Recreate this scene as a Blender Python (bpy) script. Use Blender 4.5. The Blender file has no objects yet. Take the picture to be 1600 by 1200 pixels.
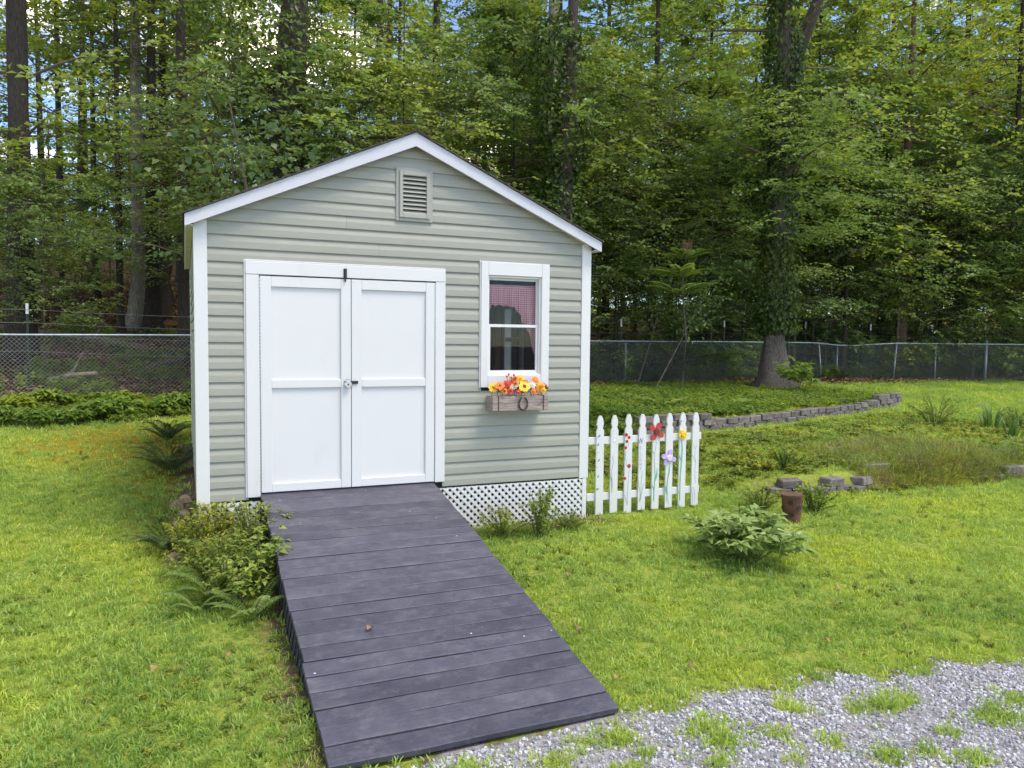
import bpy, math, random
import numpy as np
from mathutils import Vector, Matrix

R_ = random.Random(7)
NP = np.random.default_rng(11)
SC = bpy.context.scene
COL = SC.collection
PI = math.pi

# ------------------------------------------------------------------ camera
FPX, YAW, PITCH, ROLL = 1189.5, math.radians(23.311), math.radians(3.2486), math.radians(0.5853)
CAM = np.array([-0.1009, -6.9552, 1.4101])
cF = np.array([math.sin(YAW)*math.cos(PITCH), math.cos(YAW)*math.cos(PITCH), -math.sin(PITCH)])
cR0 = np.array([math.cos(YAW), -math.sin(YAW), 0.0])
cU0 = np.cross(cR0, cF)
cR = cR0*math.cos(ROLL) + cU0*math.sin(ROLL)
cU = cU0*math.cos(ROLL) - cR0*math.sin(ROLL)
cam_d = bpy.data.cameras.new('camera')
cam_d.sensor_width = 36.0
cam_d.lens = FPX/1600*36.0
cam_d.clip_start = 0.05
cam_d.clip_end = 2000
cam = bpy.data.objects.new('camera', cam_d)
COL.objects.link(cam)
mw = Matrix.Identity(4)
for i in range(3):
    mw[i][0], mw[i][1], mw[i][2], mw[i][3] = cR[i], cU[i], -cF[i], CAM[i]
cam.matrix_world = mw
SC.camera = cam

# ------------------------------------------------------------------ world, sun, exposure
SUN_EL, SUN_AZ = math.radians(61), math.radians(140)   # azimuth from +Y towards +X: front right of the shed
world = bpy.data.worlds.new('World')
SC.world = world
world.use_nodes = True
wn, wl = world.node_tree.nodes, world.node_tree.links
wn.clear()
w_out = wn.new('ShaderNodeOutputWorld')
w_bg = wn.new('ShaderNodeBackground')
w_sky = wn.new('ShaderNodeTexSky')
w_sky.sky_type = 'NISHITA'
w_sky.sun_disc = False
w_sky.sun_elevation = SUN_EL
w_sky.sun_rotation = SUN_AZ
w_sky.air_density = 0.7
w_sky.dust_density = 0.0
w_sky.ozone_density = 1.5
w_tc = wn.new('ShaderNodeTexCoord')
w_map = wn.new('ShaderNodeMapping')
w_map.inputs['Scale'].default_value = (1, 1, 2.4)
w_map.inputs['Location'].default_value = (.35, -.2, .1)
w_noise = wn.new('ShaderNodeTexNoise')
w_noise.inputs['Scale'].default_value = 3.1
w_noise.inputs['Detail'].default_value = 7
w_noise.inputs['Roughness'].default_value = 0.58
w_ramp = wn.new('ShaderNodeValToRGB')
w_ramp.color_ramp.elements[0].position = 0.55
w_ramp.color_ramp.elements[0].color = (0, 0, 0, 1)
w_ramp.color_ramp.elements[1].position = 0.68
w_ramp.color_ramp.elements[1].color = (1, 1, 1, 1)
w_mix = wn.new('ShaderNodeMix')
w_mix.data_type = 'RGBA'
w_mix.inputs['B'].default_value = (16.5, 13.8, 10.6, 1)
wl.new(w_tc.outputs['Generated'], w_map.inputs['Vector'])
wl.new(w_map.outputs['Vector'], w_noise.inputs['Vector'])
wl.new(w_noise.outputs['Fac'], w_ramp.inputs['Fac'])
wl.new(w_ramp.outputs['Color'], w_mix.inputs['Factor'])
wl.new(w_sky.outputs['Color'], w_mix.inputs['A'])
wl.new(w_mix.outputs['Result'], w_bg.inputs['Color'])
w_bg.inputs['Strength'].default_value = 0.13
wl.new(w_bg.outputs['Background'], w_out.inputs['Surface'])

sun_d = bpy.data.lights.new('sun', 'SUN')
sun_d.energy = 1.5
sun_d.angle = math.radians(24)
sun_d.color = (1.0, 0.92, 0.76)
sun = bpy.data.objects.new('sun', sun_d)
COL.objects.link(sun)
sdir = Vector((math.sin(SUN_AZ)*math.cos(SUN_EL), math.cos(SUN_AZ)*math.cos(SUN_EL), math.sin(SUN_EL)))
sun.rotation_euler = sdir.to_track_quat('Z', 'Y').to_euler()
sun.location = (10, -12, 20)

vs = SC.view_settings
vs.view_transform = 'Standard'
vs.look = 'None'
vs.exposure = 1.32
vs.gamma = 1.0
SC.cycles.use_denoising = True
SC.cycles.max_bounces = 9
SC.cycles.diffuse_bounces = 5
SC.cycles.glossy_bounces = 3
SC.cycles.transmission_bounces = 6
SC.cycles.transparent_max_bounces = 8

# ------------------------------------------------------------------ helpers
def ray(u, v):
    return cF + (u-800)/FPX*cR + (600-v)/FPX*cU
def at_y(u, v, y):
    d = ray(u, v); return CAM + d*((y-CAM[1])/d[1])
def at_z(u, v, z):
    d = ray(u, v); return CAM + d*((z-CAM[2])/d[2])
def at_d(u, v, D):
    return CAM + D*ray(u, v)

def lerp_tab(x, xs, ys):
    return np.interp(x, xs, ys)
def sstep(a, b, x):
    t = np.clip((np.asarray(x, float)-a)/(b-a), 0, 1); return t*t*(3-2*t)

WALL_A = [(6.75, 3.55), (7.3, 3.5), (8.0, 3.63), (9.5, 3.9), (11.0, 4.25), (12.6, 4.75), (13.9, 5.15), (14.9, 5.5)]
WALL_B = [(6.1, 0.55), (6.7, 0.2), (7.3, 0.12), (8.2, 0.25), (9.2, 0.12), (10.2, 0.05), (11.2, 0.12), (12.4, 0.3), (14.5, 0.7)]
def wall_a_y(x): return np.interp(x, [p[0] for p in WALL_A], [p[1] for p in WALL_A])
def wall_b_y(x): return np.interp(x, [p[0] for p in WALL_B], [p[1] for p in WALL_B])

def ground_z(x, y):
    x = np.asarray(x, float); y = np.asarray(y, float)
    zl = np.interp(y, [-60, -8, -3.4, 0, 3.5, 6, 9.6], [-1.2, -.75, -.668, -.43, -.1, .08, .22])
    zlow = np.interp(y, [-60, -8, -3.4, 0, 3], [-1.2, -.75, -.668, -.45, -.36])
    zmid = np.interp(y, [-2, 0, 1.5, 3.4, 6, 9.6], [-.30, -.24, -.16, -.10, .06, .20])
    zup = np.interp(y, [2, 3.6, 6, 9.6], [.08, .12, .17, .24])
    sb = sstep(-.1, .1, y-wall_b_y(x))*sstep(5.6, 7.0, x)
    zr = zlow*(1-sb) + zmid*sb
    zr = np.where(x < 5.6, zl, zr)
    m = sstep(4.6, 7.2, x)
    z = zl*(1-m) + zr*m
    sa = sstep(-.02, .14, y-wall_a_y(x))*sstep(6.3, 6.9, x)*(1-sstep(14.6, 15.4, x))
    z = z*(1-sa) + np.maximum(z, zup)*sa
    # woods
    fl = np.interp(y, [9.6, 11, 14, 19, 26, 40, 90, 400], [.22, .32, .85, 1.9, 3.4, 6.2, 9.5, 14])
    fr = np.interp(y, [9.6, 11, 14, 19, 26, 40, 90, 400], [.22, .26, .40, .70, 1.4, 3.2, 6.5, 12])
    mf = sstep(-1, 14, x)
    zf = fl*(1-mf) + fr*mf
    z = np.where(y > 9.6, zf, z)
    z = z + 0.02*np.sin(x*1.7+y*.6)*np.cos(y*1.3-x*.4) + .012*np.sin(x*4.1)*np.sin(y*3.7)
    return z
def gz(x, y): return float(ground_z(x, y))

def wloc(o):
    v = Vector((0, 0, 0))
    while o is not None:
        v += o.location; o = o.parent
    return np.array(v)

def tag(o, label=None, cat=None, group=None, kind=None):
    if label: o['label'] = label
    if cat: o['category'] = cat
    if group: o['group'] = group
    if kind: o['kind'] = kind
    return o

def thing(name, loc, label, cat, group=None, rz=0.0, kind='thing'):
    o = bpy.data.objects.new(name, None)
    o.empty_display_size = .1
    COL.objects.link(o)
    o.location = [float(c) for c in loc]
    o.rotation_euler = (0, 0, rz)
    return tag(o, label, cat, group, kind)

def mesh_np(name, V, faces_flat, loop_tot, smooth=False):
    me = bpy.data.meshes.new(name)
    V = np.asarray(V, np.float32)
    me.vertices.add(len(V)); me.vertices.foreach_set('co', V.ravel())
    loop_tot = np.asarray(loop_tot, np.int32)
    ff = np.asarray(faces_flat, np.int32)
    me.loops.add(len(ff)); me.loops.foreach_set('vertex_index', ff)
    me.polygons.add(len(loop_tot))
    st = np.zeros(len(loop_tot), np.int32); st[1:] = np.cumsum(loop_tot)[:-1]
    me.polygons.foreach_set('loop_start', st)
    me.polygons.foreach_set('loop_total', loop_tot)
    if smooth: me.polygons.foreach_set('use_smooth', np.ones(len(loop_tot), bool))
    me.update(calc_edges=True)
    me.validate()
    return me

class MB:
    def __init__(s): s.v = []; s.f = []
    def add(s, verts, faces):
        o = len(s.v); s.v += [tuple(map(float, p)) for p in verts]; s.f += [tuple(i+o for i in fc) for fc in faces]; return s
    def box(s, x0, x1, y0, y1, z0, z1, bev=0.0):
        if bev > 0:
            b = min(bev, abs(x1-x0)*.4, abs(y1-y0)*.4, abs(z1-z0)*.4)
            vs_ = []; 
            for sx, X in ((0, x0), (1, x1)):
                for sy, Y in ((0, y0), (1, y1)):
                    for sz, Z in ((0, z0), (1, z1)):
                        dx = b if sx == 0 else -b; dy = b if sy == 0 else -b; dz = b if sz == 0 else -b
                        vs_ += [(X, Y+dy, Z+dz), (X+dx, Y, Z+dz), (X+dx, Y+dy, Z)]
            def I(sx, sy, sz, k): return ((sx*2+sy)*2+sz)*3+k
            fs = []
            fs.append((I(0,0,0,0), I(0,0,1,0), I(0,1,1,0), I(0,1,0,0))); fs.append((I(1,0,0,0), I(1,1,0,0), I(1,1,1,0), I(1,0,1,0)))
            fs.append((I(0,0,0,1), I(1,0,0,1), I(1,0,1,1), I(0,0,1,1))); fs.append((I(0,1,0,1), I(0,1,1,1), I(1,1,1,1), I(1,1,0,1)))
            fs.append((I(0,0,0,2), I(0,1,0,2), I(1,1,0,2), I(1,0,0,2))); fs.append((I(0,0,1,2), I(1,0,1,2), I(1,1,1,2), I(0,1,1,2)))
            for z in (0, 1):
                for y in (0, 1): fs.append((I(0,y,z,1), I(1,y,z,1), I(1,y,z,2), I(0,y,z,2)))
                for x in (0, 1): fs.append((I(x,0,z,0), I(x,1,z,0), I(x,1,z,2), I(x,0,z,2)))
            for x in (0, 1):
                for y in (0, 1): fs.append((I(x,y,0,0), I(x,y,1,0), I(x,y,1,1), I(x,y,0,1)))
            for x in (0, 1):
                for y in (0, 1):
                    for z in (0, 1): fs.append((I(x,y,z,0), I(x,y,z,1), I(x,y,z,2)))
            return s.add(vs_, fs)
        vs_ = [(x0,y0,z0),(x1,y0,z0),(x1,y1,z0),(x0,y1,z0),(x0,y0,z1),(x1,y0,z1),(x1,y1,z1),(x0,y1,z1)]
        return s.add(vs_, [(0,3,2,1),(4,5,6,7),(0,1,5,4),(1,2,6,5),(2,3,7,6),(3,0,4,7)])
    def prism(s, poly, y0, y1):          # polygon in x,z pushed along y
        n = len(poly)
        vs_ = [(x, y0, z) for x, z in poly] + [(x, y1, z) for x, z in poly]
        fs = [tuple(range(n)), tuple(range(2*n-1, n-1, -1))] + [(i, i+n, (i+1) % n+n, (i+1) % n) for i in range(n)]
        return s.add(vs_, fs)
    def tube(s, pts, rad, n=8, cap=True):
        pts = [Vector(p) for p in pts]
        if not hasattr(rad, '__len__'): rad = [rad]*len(pts)
        vs_ = []; fs = []
        up = Vector((0, 0, 1))
        for i, p in enumerate(pts):
            t = (pts[min(i+1, len(pts)-1)]-pts[max(i-1, 0)]).normalized()
            a = t.cross(up)
            if a.length < 1e-3: a = t.cross(Vector((1, 0, 0)))
            a.normalize(); b = t.cross(a)
            for k in range(n):
                q = 2*PI*k/n
                vs_.append(p + (a*math.cos(q)+b*math.sin(q))*rad[i])
        for i in range(len(pts)-1):
            for k in range(n):
                fs.append((i*n+k, i*n+(k+1) % n, (i+1)*n+(k+1) % n, (i+1)*n+k))
        if cap:
            fs.append(tuple(range(n))); fs.append(tuple((len(pts)-1)*n+k for k in range(n-1, -1, -1)))
        return s.add(vs_, fs)
    def mesh(s, name, off=(0, 0, 0), smooth=False):
        me = bpy.data.meshes.new(name)
        me.from_pydata([(a-off[0], b-off[1], c-off[2]) for a, b, c in s.v], [], s.f)
        import bmesh
        bm = bmesh.new(); bm.from_mesh(me); bmesh.ops.recalc_face_normals(bm, faces=bm.faces); bm.to_mesh(me); bm.free()
        if smooth:
            for p in me.polygons: p.use_smooth = True
        me.update()
        return me
    def build(s, name, mat, parent=None, smooth=False, loc=None):
        off = wloc(parent) if parent is not None else np.zeros(3)
        if loc is not None: off = np.array(loc, float)
        me = s.mesh(name, off, smooth)
        if mat: me.materials.append(mat)
        o = bpy.data.objects.new(name, me); COL.objects.link(o)
        if parent is not None:
            o.parent = parent
            if loc is not None: o.location = Vector(loc)-Vector(wloc(parent))
        elif loc is not None: o.location = loc
        return o

def link_mesh(name, me, parent=None, loc=(0, 0, 0), rot=(0, 0, 0), scale=(1, 1, 1)):
    o = bpy.data.objects.new(name, me); COL.objects.link(o)
    o.parent = parent; o.location = loc; o.rotation_euler = rot; o.scale = scale
    return o

def copy_tree(o, parent=None):
    c = o.copy(); COL.objects.link(c); c.parent = parent
    for ch in o.children:
        copy_tree(ch, c)
    return c

# ------------------------------------------------------------------ materials
def new_mat(name):
    m = bpy.data.materials.new(name); m.use_nodes = True
    nt = m.node_tree; nt.nodes.clear()
    out = nt.nodes.new('ShaderNodeOutputMaterial')
    return m, nt.nodes, nt.links, out
def N(ns, kind, **kw):
    n = ns.new(kind)
    for k, v in kw.items():
        if k in n.inputs: n.inputs[k].default_value = v
        else: setattr(n, k, v)
    return n
def mixc(ns, ls, fac, a, b, blend='MIX'):
    n = ns.new('ShaderNodeMix'); n.data_type = 'RGBA'; n.blend_type = blend
    for key, val in (('Factor', fac), ('A', a), ('B', b)):
        if hasattr(val, 'is_linked'): ls.new(val, n.inputs[key])
        elif key == 'Factor': n.inputs[0].default_value = val
        else: n.inputs[key].default_value = tuple(val)+(1,) if len(val) == 3 else val
    return n.outputs['Result']
def ramp(ns, ls, src, stops):
    n = ns.new('ShaderNodeValToRGB')
    while len(n.color_ramp.elements) < len(stops): n.color_ramp.elements.new(.5)
    for e, (p, c) in zip(n.color_ramp.elements, stops):
        e.position = p; e.color = tuple(c)+(1,) if hasattr(c, '__len__') else (c, c, c, 1)
    ls.new(src, n.inputs['Fac']); return n.outputs['Color']
def noise(ns, ls, scale, detail=4, coord=None, stretch=None, rough=.55):
    n = N(ns, 'ShaderNodeTexNoise', Scale=scale, Detail=detail, Roughness=rough)
    if coord is not None:
        if stretch:
            mp = ns.new('ShaderNodeMapping'); mp.inputs['Scale'].default_value = stretch
            ls.new(coord, mp.inputs['Vector']); coord = mp.outputs['Vector']
        ls.new(coord, n.inputs['Vector'])
    return n.outputs['Fac']
def pos(ns): return ns.new('ShaderNodeNewGeometry').outputs['Position']
def bump(ns, ls, h, strength=.3, dist=.01):
    b = N(ns, 'ShaderNodeBump', Strength=strength, Distance=dist); ls.new(h, b.inputs['Height']); return b.outputs['Normal']

def simple(name, col, rough=.6, vary=.15, scale=8, stretch=None, bstr=.15, bdist=.004, metal=0., objrand=0.):
    m, ns, ls, out = new_mat(name)
    p = N(ns, 'ShaderNodeBsdfPrincipled', Roughness=rough, Metallic=metal)
    nf = noise(ns, ls, scale, 5, pos(ns), stretch)
    dark = tuple(c*(1-vary) for c in col); lite = tuple(min(1, c*(1+vary)) for c in col)
    c = ramp(ns, ls, nf, [(.3, dark), (.7, lite)])
    if objrand > 0:
        oi = ns.new('ShaderNodeObjectInfo')
        k = ramp(ns, ls, oi.outputs['Random'], [(0, 1-objrand), (1, 1.0)])
        c = mixc(ns, ls, 1.0, c, k, 'MULTIPLY')
    ls.new(c, p.inputs['Base Color'])
    if bstr > 0: ls.new(bump(ns, ls, nf, bstr, bdist), p.inputs['Normal'])
    ls.new(p.outputs[0], out.inputs['Surface'])
    return m

def leaf_mat(name, c1, c2, c3=None, trans=.35, rough=.45, spot=None, hue_scale=None, tint=1.25):
    m, ns, ls, out = new_mat(name)
    g = ns.new('ShaderNodeNewGeometry')
    oi = ns.new('ShaderNodeObjectInfo')
    stops = [(0.0, c1), (.75, c2)] + ([(1.0, c3)] if c3 else [])
    c = ramp(ns, ls, g.outputs['Random Per Island'], stops)
    k = ramp(ns, ls, oi.outputs['Random'], [(0, (.78, .80, .72)), (.5, (1, 1, 1)), (1, (1.22, 1.12, .82))])
    c = mixc(ns, ls, 1.0, c, k, 'MULTIPLY')
    if hue_scale:
        nf = noise(ns, ls, hue_scale, 3, g.outputs['Position'])
        kk = ramp(ns, ls, nf, [(.32, (.68, .78, .75)), (.52, (1, 1, 1)), (.7, (1.28, 1.14, .8))])
        c = mixc(ns, ls, 1.0, c, kk, 'MULTIPLY')
    p = N(ns, 'ShaderNodeBsdfPrincipled', Roughness=rough)
    p.inputs['Specular IOR Level'].default_value = .35
    ls.new(c, p.inputs['Base Color'])
    t = ns.new('ShaderNodeBsdfTranslucent')
    tc = mixc(ns, ls, 1.0, c, (tint*1.05, tint*1.05, .75), 'MULTIPLY')
    ls.new(tc, t.inputs['Color'])
    mx = N(ns, 'ShaderNodeMixShader'); mx.inputs[0].default_value = trans
    ls.new(p.outputs[0], mx.inputs[1]); ls.new(t.outputs[0], mx.inputs[2])
    ls.new(mx.outputs[0], out.inputs['Surface'])
    return m

M = {}
M['white'] = simple('white_paint', (.71, .71, .715), .45, .035, 5, None, .06, .002)
def painted(name, col, rough):
    m, ns, ls, out = new_mat(name); P = pos(ns)
    n1 = noise(ns, ls, 3.2, 8, P, (1, 1, .45), .72); n2 = noise(ns, ls, 45, 4, P, (1, 1, .12)); n3 = noise(ns, ls, 1.1, 3, P)
    c = ramp(ns, ls, n3, [(.3, tuple(k*.965 for k in col)), (.7, col)])
    c = mixc(ns, ls, ramp(ns, ls, n1, [(.60, 0.), (.80, .35)]), c, (.47, .44, .37))
    p = N(ns, 'ShaderNodeBsdfPrincipled', Roughness=rough); ls.new(c, p.inputs['Base Color'])
    ls.new(bump(ns, ls, n2, .12, .002), p.inputs['Normal']); ls.new(p.outputs[0], out.inputs['Surface']); return m
M['white'] = painted('white_paint', (.705, .69, .67), .45)
M['rake'] = painted('rake_paint', (.60, .59, .615), .5)
M['vinyl'] = simple('white_vinyl', (.72, .705, .685), .4, .03, 6, None, 0)
M['siding'] = simple('sage_siding', (.345, .342, .280), .5, .05, 9, (1, 1, 9), .12, .0015, objrand=.05)
M['ventgreen'] = simple('sage_vent', (.365, .36, .305), .5, .03, 6, None, 0)
M['shingle'] = simple('brown_shingle', (.075, .06, .052), .9, .4, 30, None, .5, .006, objrand=.3)
M['soffit'] = simple('soffit_paint', (.62, .60, .50), .6, .08, 4)
M['black_metal'] = simple('black_metal', (.018, .017, .02), .45, .2, 20, None, 0)
M['steel'] = simple('steel', (.62, .62, .63), .3, .1, 20, None, 0, metal=.9)
M['galv'] = simple('galvanised_steel', (.42, .45, .48), .45, .15, 12, None, 0, metal=.6)
M['wire'] = simple('fence_wire', (.30, .30, .29), .5, .2, 12, None, 0, metal=.5)
M['tpost'] = simple('green_post_paint', (.015, .035, .028), .6, .3, 14, None, 0)
M['rust'] = simple('rusty_metal', (.065, .04, .03), .8, .4, 25, None, .3, .003)
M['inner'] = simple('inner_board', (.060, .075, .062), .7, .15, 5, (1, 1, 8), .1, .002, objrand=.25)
M['ply'] = simple('inner_plywood', (.16, .11, .075), .75, .2, 5, (1, 1, 6), .1, .002)
M['stud'] = simple('pine_stud', (.46, .29, .16), .7, .15, 6, (8, 8, .7), .1, .002)
M['dark'] = simple('dark_timber', (.02, .019, .018), .9, .3, 8, None, 0)
M['block'] = simple('concrete_block', (.20, .17, .155), .95, .38, 13, None, .8, .012, objrand=.35)
M['slab'] = simple('stone_slab', (.30, .27, .24), .95, .3, 11, None, .7, .01, objrand=.2)
M['fieldstone'] = simple('field_stone', (.42, .29, .16), .95, .4, 9, None, .7, .01, objrand=.3)
M['bark'] = simple('grey_brown_bark', (.062, .048, .037), .95, .6, 9, (5, 5, .8), 1.0, .04, objrand=.45)
M['bark_oak'] = simple('oak_bark', (.135, .115, .095), .95, .7, 9, (6, 6, .8), 1.0, .07)
M['bark_red'] = simple('pine_bark', (.15, .095, .065), .95, .55, 8, (4, 4, .9), 1.0, .04)
M['bark_pale'] = simple('pale_bark', (.24, .21, .17), .95, .5, 7, (5, 5, .9), 1.0, .035)
M['twig'] = simple('twig_bark', (.11, .085, .06), .9, .4, 12, None, 0)
M['stem'] = simple('green_stem', (.10, .14, .035), .7, .25, 12, None, 0)
M['log'] = simple('dead_wood', (.10, .08, .065), .95, .5, 7, (3, 3, 3), .8, .02)
M['deadpale'] = simple('pale_dead_wood', (.30, .25, .18), .95, .3, 7, None, .4, .01)
M['leaf_top'] = leaf_mat('canopy_leaf', (.140, .210, .058), (.24, .325, .076), (.41, .46, .10), .5, .42, hue_scale=.22)
M['leaf_under'] = leaf_mat('understory_leaf', (.145, .220, .088), (.25, .345, .125), (.38, .46, .16), .46, .38, hue_scale=.3)
M['leaf_far'] = leaf_mat('sunlit_tint_far_leaf', (.20, .27, .045), (.33, .40, .06), (.47, .49, .08), .52, .45, hue_scale=.16)  # sunlight on the far trees is put into this brighter leaf colour
M['leaf_ivy'] = leaf_mat('ivy_leaf', (.045, .08, .014), (.085, .13, .022), (.13, .16, .03), .3, .4, hue_scale=.7)
M['leaf_vine'] = leaf_mat('broad_vine_leaf', (.07, .125, .04), (.115, .18, .055), (.16, .19, .05), .35, .4)
M['leaf_peony'] = leaf_mat('peony_leaf', (.27, .37, .115), (.39, .50, .17), (.52, .60, .24), .33, .36)
M['leaf_weed'] = leaf_mat('weed_leaf', (.18, .235, .045), (.29, .35, .07), (.42, .43, .12), .38, .5, hue_scale=1.2)
M['leaf_fern'] = leaf_mat('fern_leaf', (.15, .24, .055), (.25, .35, .085), (.34, .41, .11), .35, .5)
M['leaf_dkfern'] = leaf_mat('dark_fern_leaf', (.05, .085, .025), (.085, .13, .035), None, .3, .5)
M['leaf_bed'] = leaf_mat('groundcover_leaf', (.13, .215, .04), (.235, .33, .062), (.34, .40, .09), .38, .45, hue_scale=.8)
M['leaf_yellow'] = leaf_mat('yellow_green_leaf', (.20, .28, .05), (.30, .38, .075), (.40, .42, .10), .35, .5)
M['leaf_dry'] = leaf_mat('dry_stalk', (.22, .17, .075), (.34, .27, .13), (.16, .19, .05), .3, .7)
M['leaf_sword'] = leaf_mat('sword_leaf', (.09, .17, .05), (.15, .24, .07), None, .3, .45)
M['grass'] = leaf_mat('lawn_grass', (.265, .385, .080), (.390, .520, .120), (.55, .62, .21), .42, .5, hue_scale=.75, tint=1.3)
M['dryleaf'] = simple('dry_leaf', (.36, .22, .10), .8, .35, 30, None, 0, objrand=.4)

def ramp_board_mat():
    m, ns, ls, out = new_mat('weathered_dark_deck_paint')
    PW = pos(ns); oi = ns.new('ShaderNodeObjectInfo'); tcn = ns.new('ShaderNodeTexCoord')
    ml0 = ns.new('ShaderNodeMath'); ml0.operation = 'MULTIPLY'; ml0.inputs[1].default_value = 37.0; ls.new(oi.outputs['Random'], ml0.inputs[0])
    va = ns.new('ShaderNodeVectorMath'); va.operation = 'ADD'; ls.new(tcn.outputs['Object'], va.inputs[0]); ls.new(ml0.outputs[0], va.inputs[1]); P = va.outputs[0]
    grain = noise(ns, ls, 30, 7, P, (.22, 5, 5), .65)
    blot = noise(ns, ls, 3.4, 7, P, None, .7)
    fine = noise(ns, ls, 60, 3, P)
    c = ramp(ns, ls, blot, [(.28, (.044, .043, .062)), (.50, (.068, .066, .090)), (.74, (.118, .113, .134))])
    g = ramp(ns, ls, grain, [(.3, (.78, .78, .78)), (.7, (1.32, 1.32, 1.32))])
    c = mixc(ns, ls, 1., c, g, 'MULTIPLY')
    k = ramp(ns, ls, oi.outputs['Random'], [(0, (.72, .72, .75)), (1, (1.28, 1.25, 1.22))])
    c = mixc(ns, ls, 1., c, k, 'MULTIPLY')
    scuff = noise(ns, ls, 9, 9, PW, (1, 1.5, 1), .8)
    sf = ramp(ns, ls, scuff, [(.52, 0.), (.72, .6)])
    c = mixc(ns, ls, sf, c, (.175, .170, .19))
    vo = N(ns, 'ShaderNodeTexVoronoi', Scale=5.0); ls.new(PW, vo.inputs['Vector'])
    sp = ramp(ns, ls, vo.outputs['Distance'], [(.026, 1.), (.04, 0.)])
    c = mixc(ns, ls, sp, c, (.52, .5, .5))
    p = N(ns, 'ShaderNodeBsdfPrincipled', Roughness=.55)
    ls.new(c, p.inputs['Base Color'])
    mm = ns.new('ShaderNodeMath'); mm.operation = 'ADD'; ls.new(grain, mm.inputs[0]); ls.new(fine, mm.inputs[1])
    ls.new(bump(ns, ls, mm.outputs[0], .35, .004), p.inputs['Normal'])
    ls.new(p.outputs[0], out.inputs['Surface'])
    return m
M['deck'] = ramp_board_mat()
M['deckside'] = simple('dark_deck_side', (.035, .034, .042), .75, .3, 10, None, .2, .004)

def barn_wood():
    m, ns, ls, out = new_mat('weathered_planter_wood')
    P = pos(ns)
    g = noise(ns, ls, 30, 7, P, (.25, 3, 3.2), .7)
    c = ramp(ns, ls, g, [(.30, (.05, .035, .028)), (.42, (.26, .20, .17)), (.62, (.42, .35, .31)), (.8, (.55, .49, .45))])
    p = N(ns, 'ShaderNodeBsdfPrincipled', Roughness=.85); ls.new(c, p.inputs['Base Color'])
    ls.new(bump(ns, ls, g, .4, .004), p.inputs['Normal']); ls.new(p.outputs[0], out.inputs['Surface'])
    return m
M['barn'] = barn_wood()

def gingham():
    m, ns, ls, out = new_mat('red_gingham_cloth')
    tc = ns.new('ShaderNodeTexCoord')
    sep = ns.new('ShaderNodeSeparateXYZ'); ls.new(tc.outputs['UV'], sep.inputs[0])
    def stripe(s):
        a = ns.new('ShaderNodeMath'); a.operation = 'MULTIPLY'; a.inputs[1].default_value = 46; ls.new(s, a.inputs[0])
        b = ns.new('ShaderNodeMath'); b.operation = 'FRACT'; ls.new(a.outputs[0], b.inputs[0])
        c = ns.new('ShaderNodeMath'); c.operation = 'GREATER_THAN'; c.inputs[1].default_value = .5; ls.new(b.outputs[0], c.inputs[0])
        return c.outputs[0]
    ad = ns.new('ShaderNodeMath'); ad.operation = 'ADD'
    ls.new(stripe(sep.outputs[0]), ad.inputs[0]); ls.new(stripe(sep.outputs[1]), ad.inputs[1])
    ml = ns.new('ShaderNodeMath'); ml.operation = 'MULTIPLY'; ml.inputs[1].default_value = .5; ls.new(ad.outputs[0], ml.inputs[0])
    c = ramp(ns, ls, ml.outputs[0], [(0, (.95, .82, .82)), (.5, (.90, .42, .46)), (1, (.80, .17, .22))])
    p = N(ns, 'ShaderNodeBsdfPrincipled', Roughness=.9); ls.new(c, p.inputs['Base Color'])
    t = ns.new('ShaderNodeBsdfTranslucent'); ls.new(c, t.inputs['Color'])
    mx = ns.new('ShaderNodeMixShader'); mx.inputs[0].default_value = .3
    ls.new(p.outputs[0], mx.inputs[1]); ls.new(t.outputs[0], mx.inputs[2]); ls.new(mx.outputs[0], out.inputs['Surface'])
    return m
M['gingham'] = gingham()

def glass():
    m, ns, ls, out = new_mat('window_glass')
    tr = N(ns, 'ShaderNodeBsdfTransparent'); tr.inputs[0].default_value = (.93, .95, .95, 1)
    gl = N(ns, 'ShaderNodeBsdfGlossy', Roughness=.01)
    fr = N(ns, 'ShaderNodeFresnel', IOR=1.27)
    mx = ns.new('ShaderNodeMixShader'); ls.new(fr.outputs[0], mx.inputs[0])
    ls.new(tr.outputs[0], mx.inputs[1]); ls.new(gl.outputs[0], mx.inputs[2]); ls.new(mx.outputs[0], out.inputs['Surface'])
    return m
M['glass'] = glass()

def flat(name, col, rough=.6):
    return simple(name, col, rough, .12, 25, None, 0)
M['teal'] = flat('teal_green_paint', (.16, .42, .30))
M['bluepaint'] = flat('blue_paint', (.10, .13, .40))
M['bluegrey'] = flat('blue_grey_paint', (.24, .33, .43))
M['greypaint'] = flat('pale_grey_paint', (.52, .55, .56))
M['redpaint'] = flat('red_paint', (.50, .045, .035))
M['darkred'] = flat('dark_red_paint', (.16, .035, .035))
M['purple'] = flat('lavender_paint', (.50, .40, .76))
M['pink'] = flat('pale_pink_paint', (.80, .58, .62))
M['yellow'] = flat('yellow_paint', (.86, .55, .02))
M['orange'] = flat('orange_petal', (.85, .22, .03))
M['sunyellow'] = flat('sunflower_petal', (.90, .58, .04))
M['redpetal'] = flat('red_petal', (.62, .05, .03))
M['whitepetal'] = flat('white_petal', (.82, .80, .74))
M['browncentre'] = flat('brown_disc', (.10, .04, .015))
M['terracotta'] = simple('rusty_terracotta', (.115, .055, .034), .95, .65, 6, None, .4, .008)
M['potdark'] = flat('soil_and_hole_shade', (.03, .02, .015))

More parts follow.
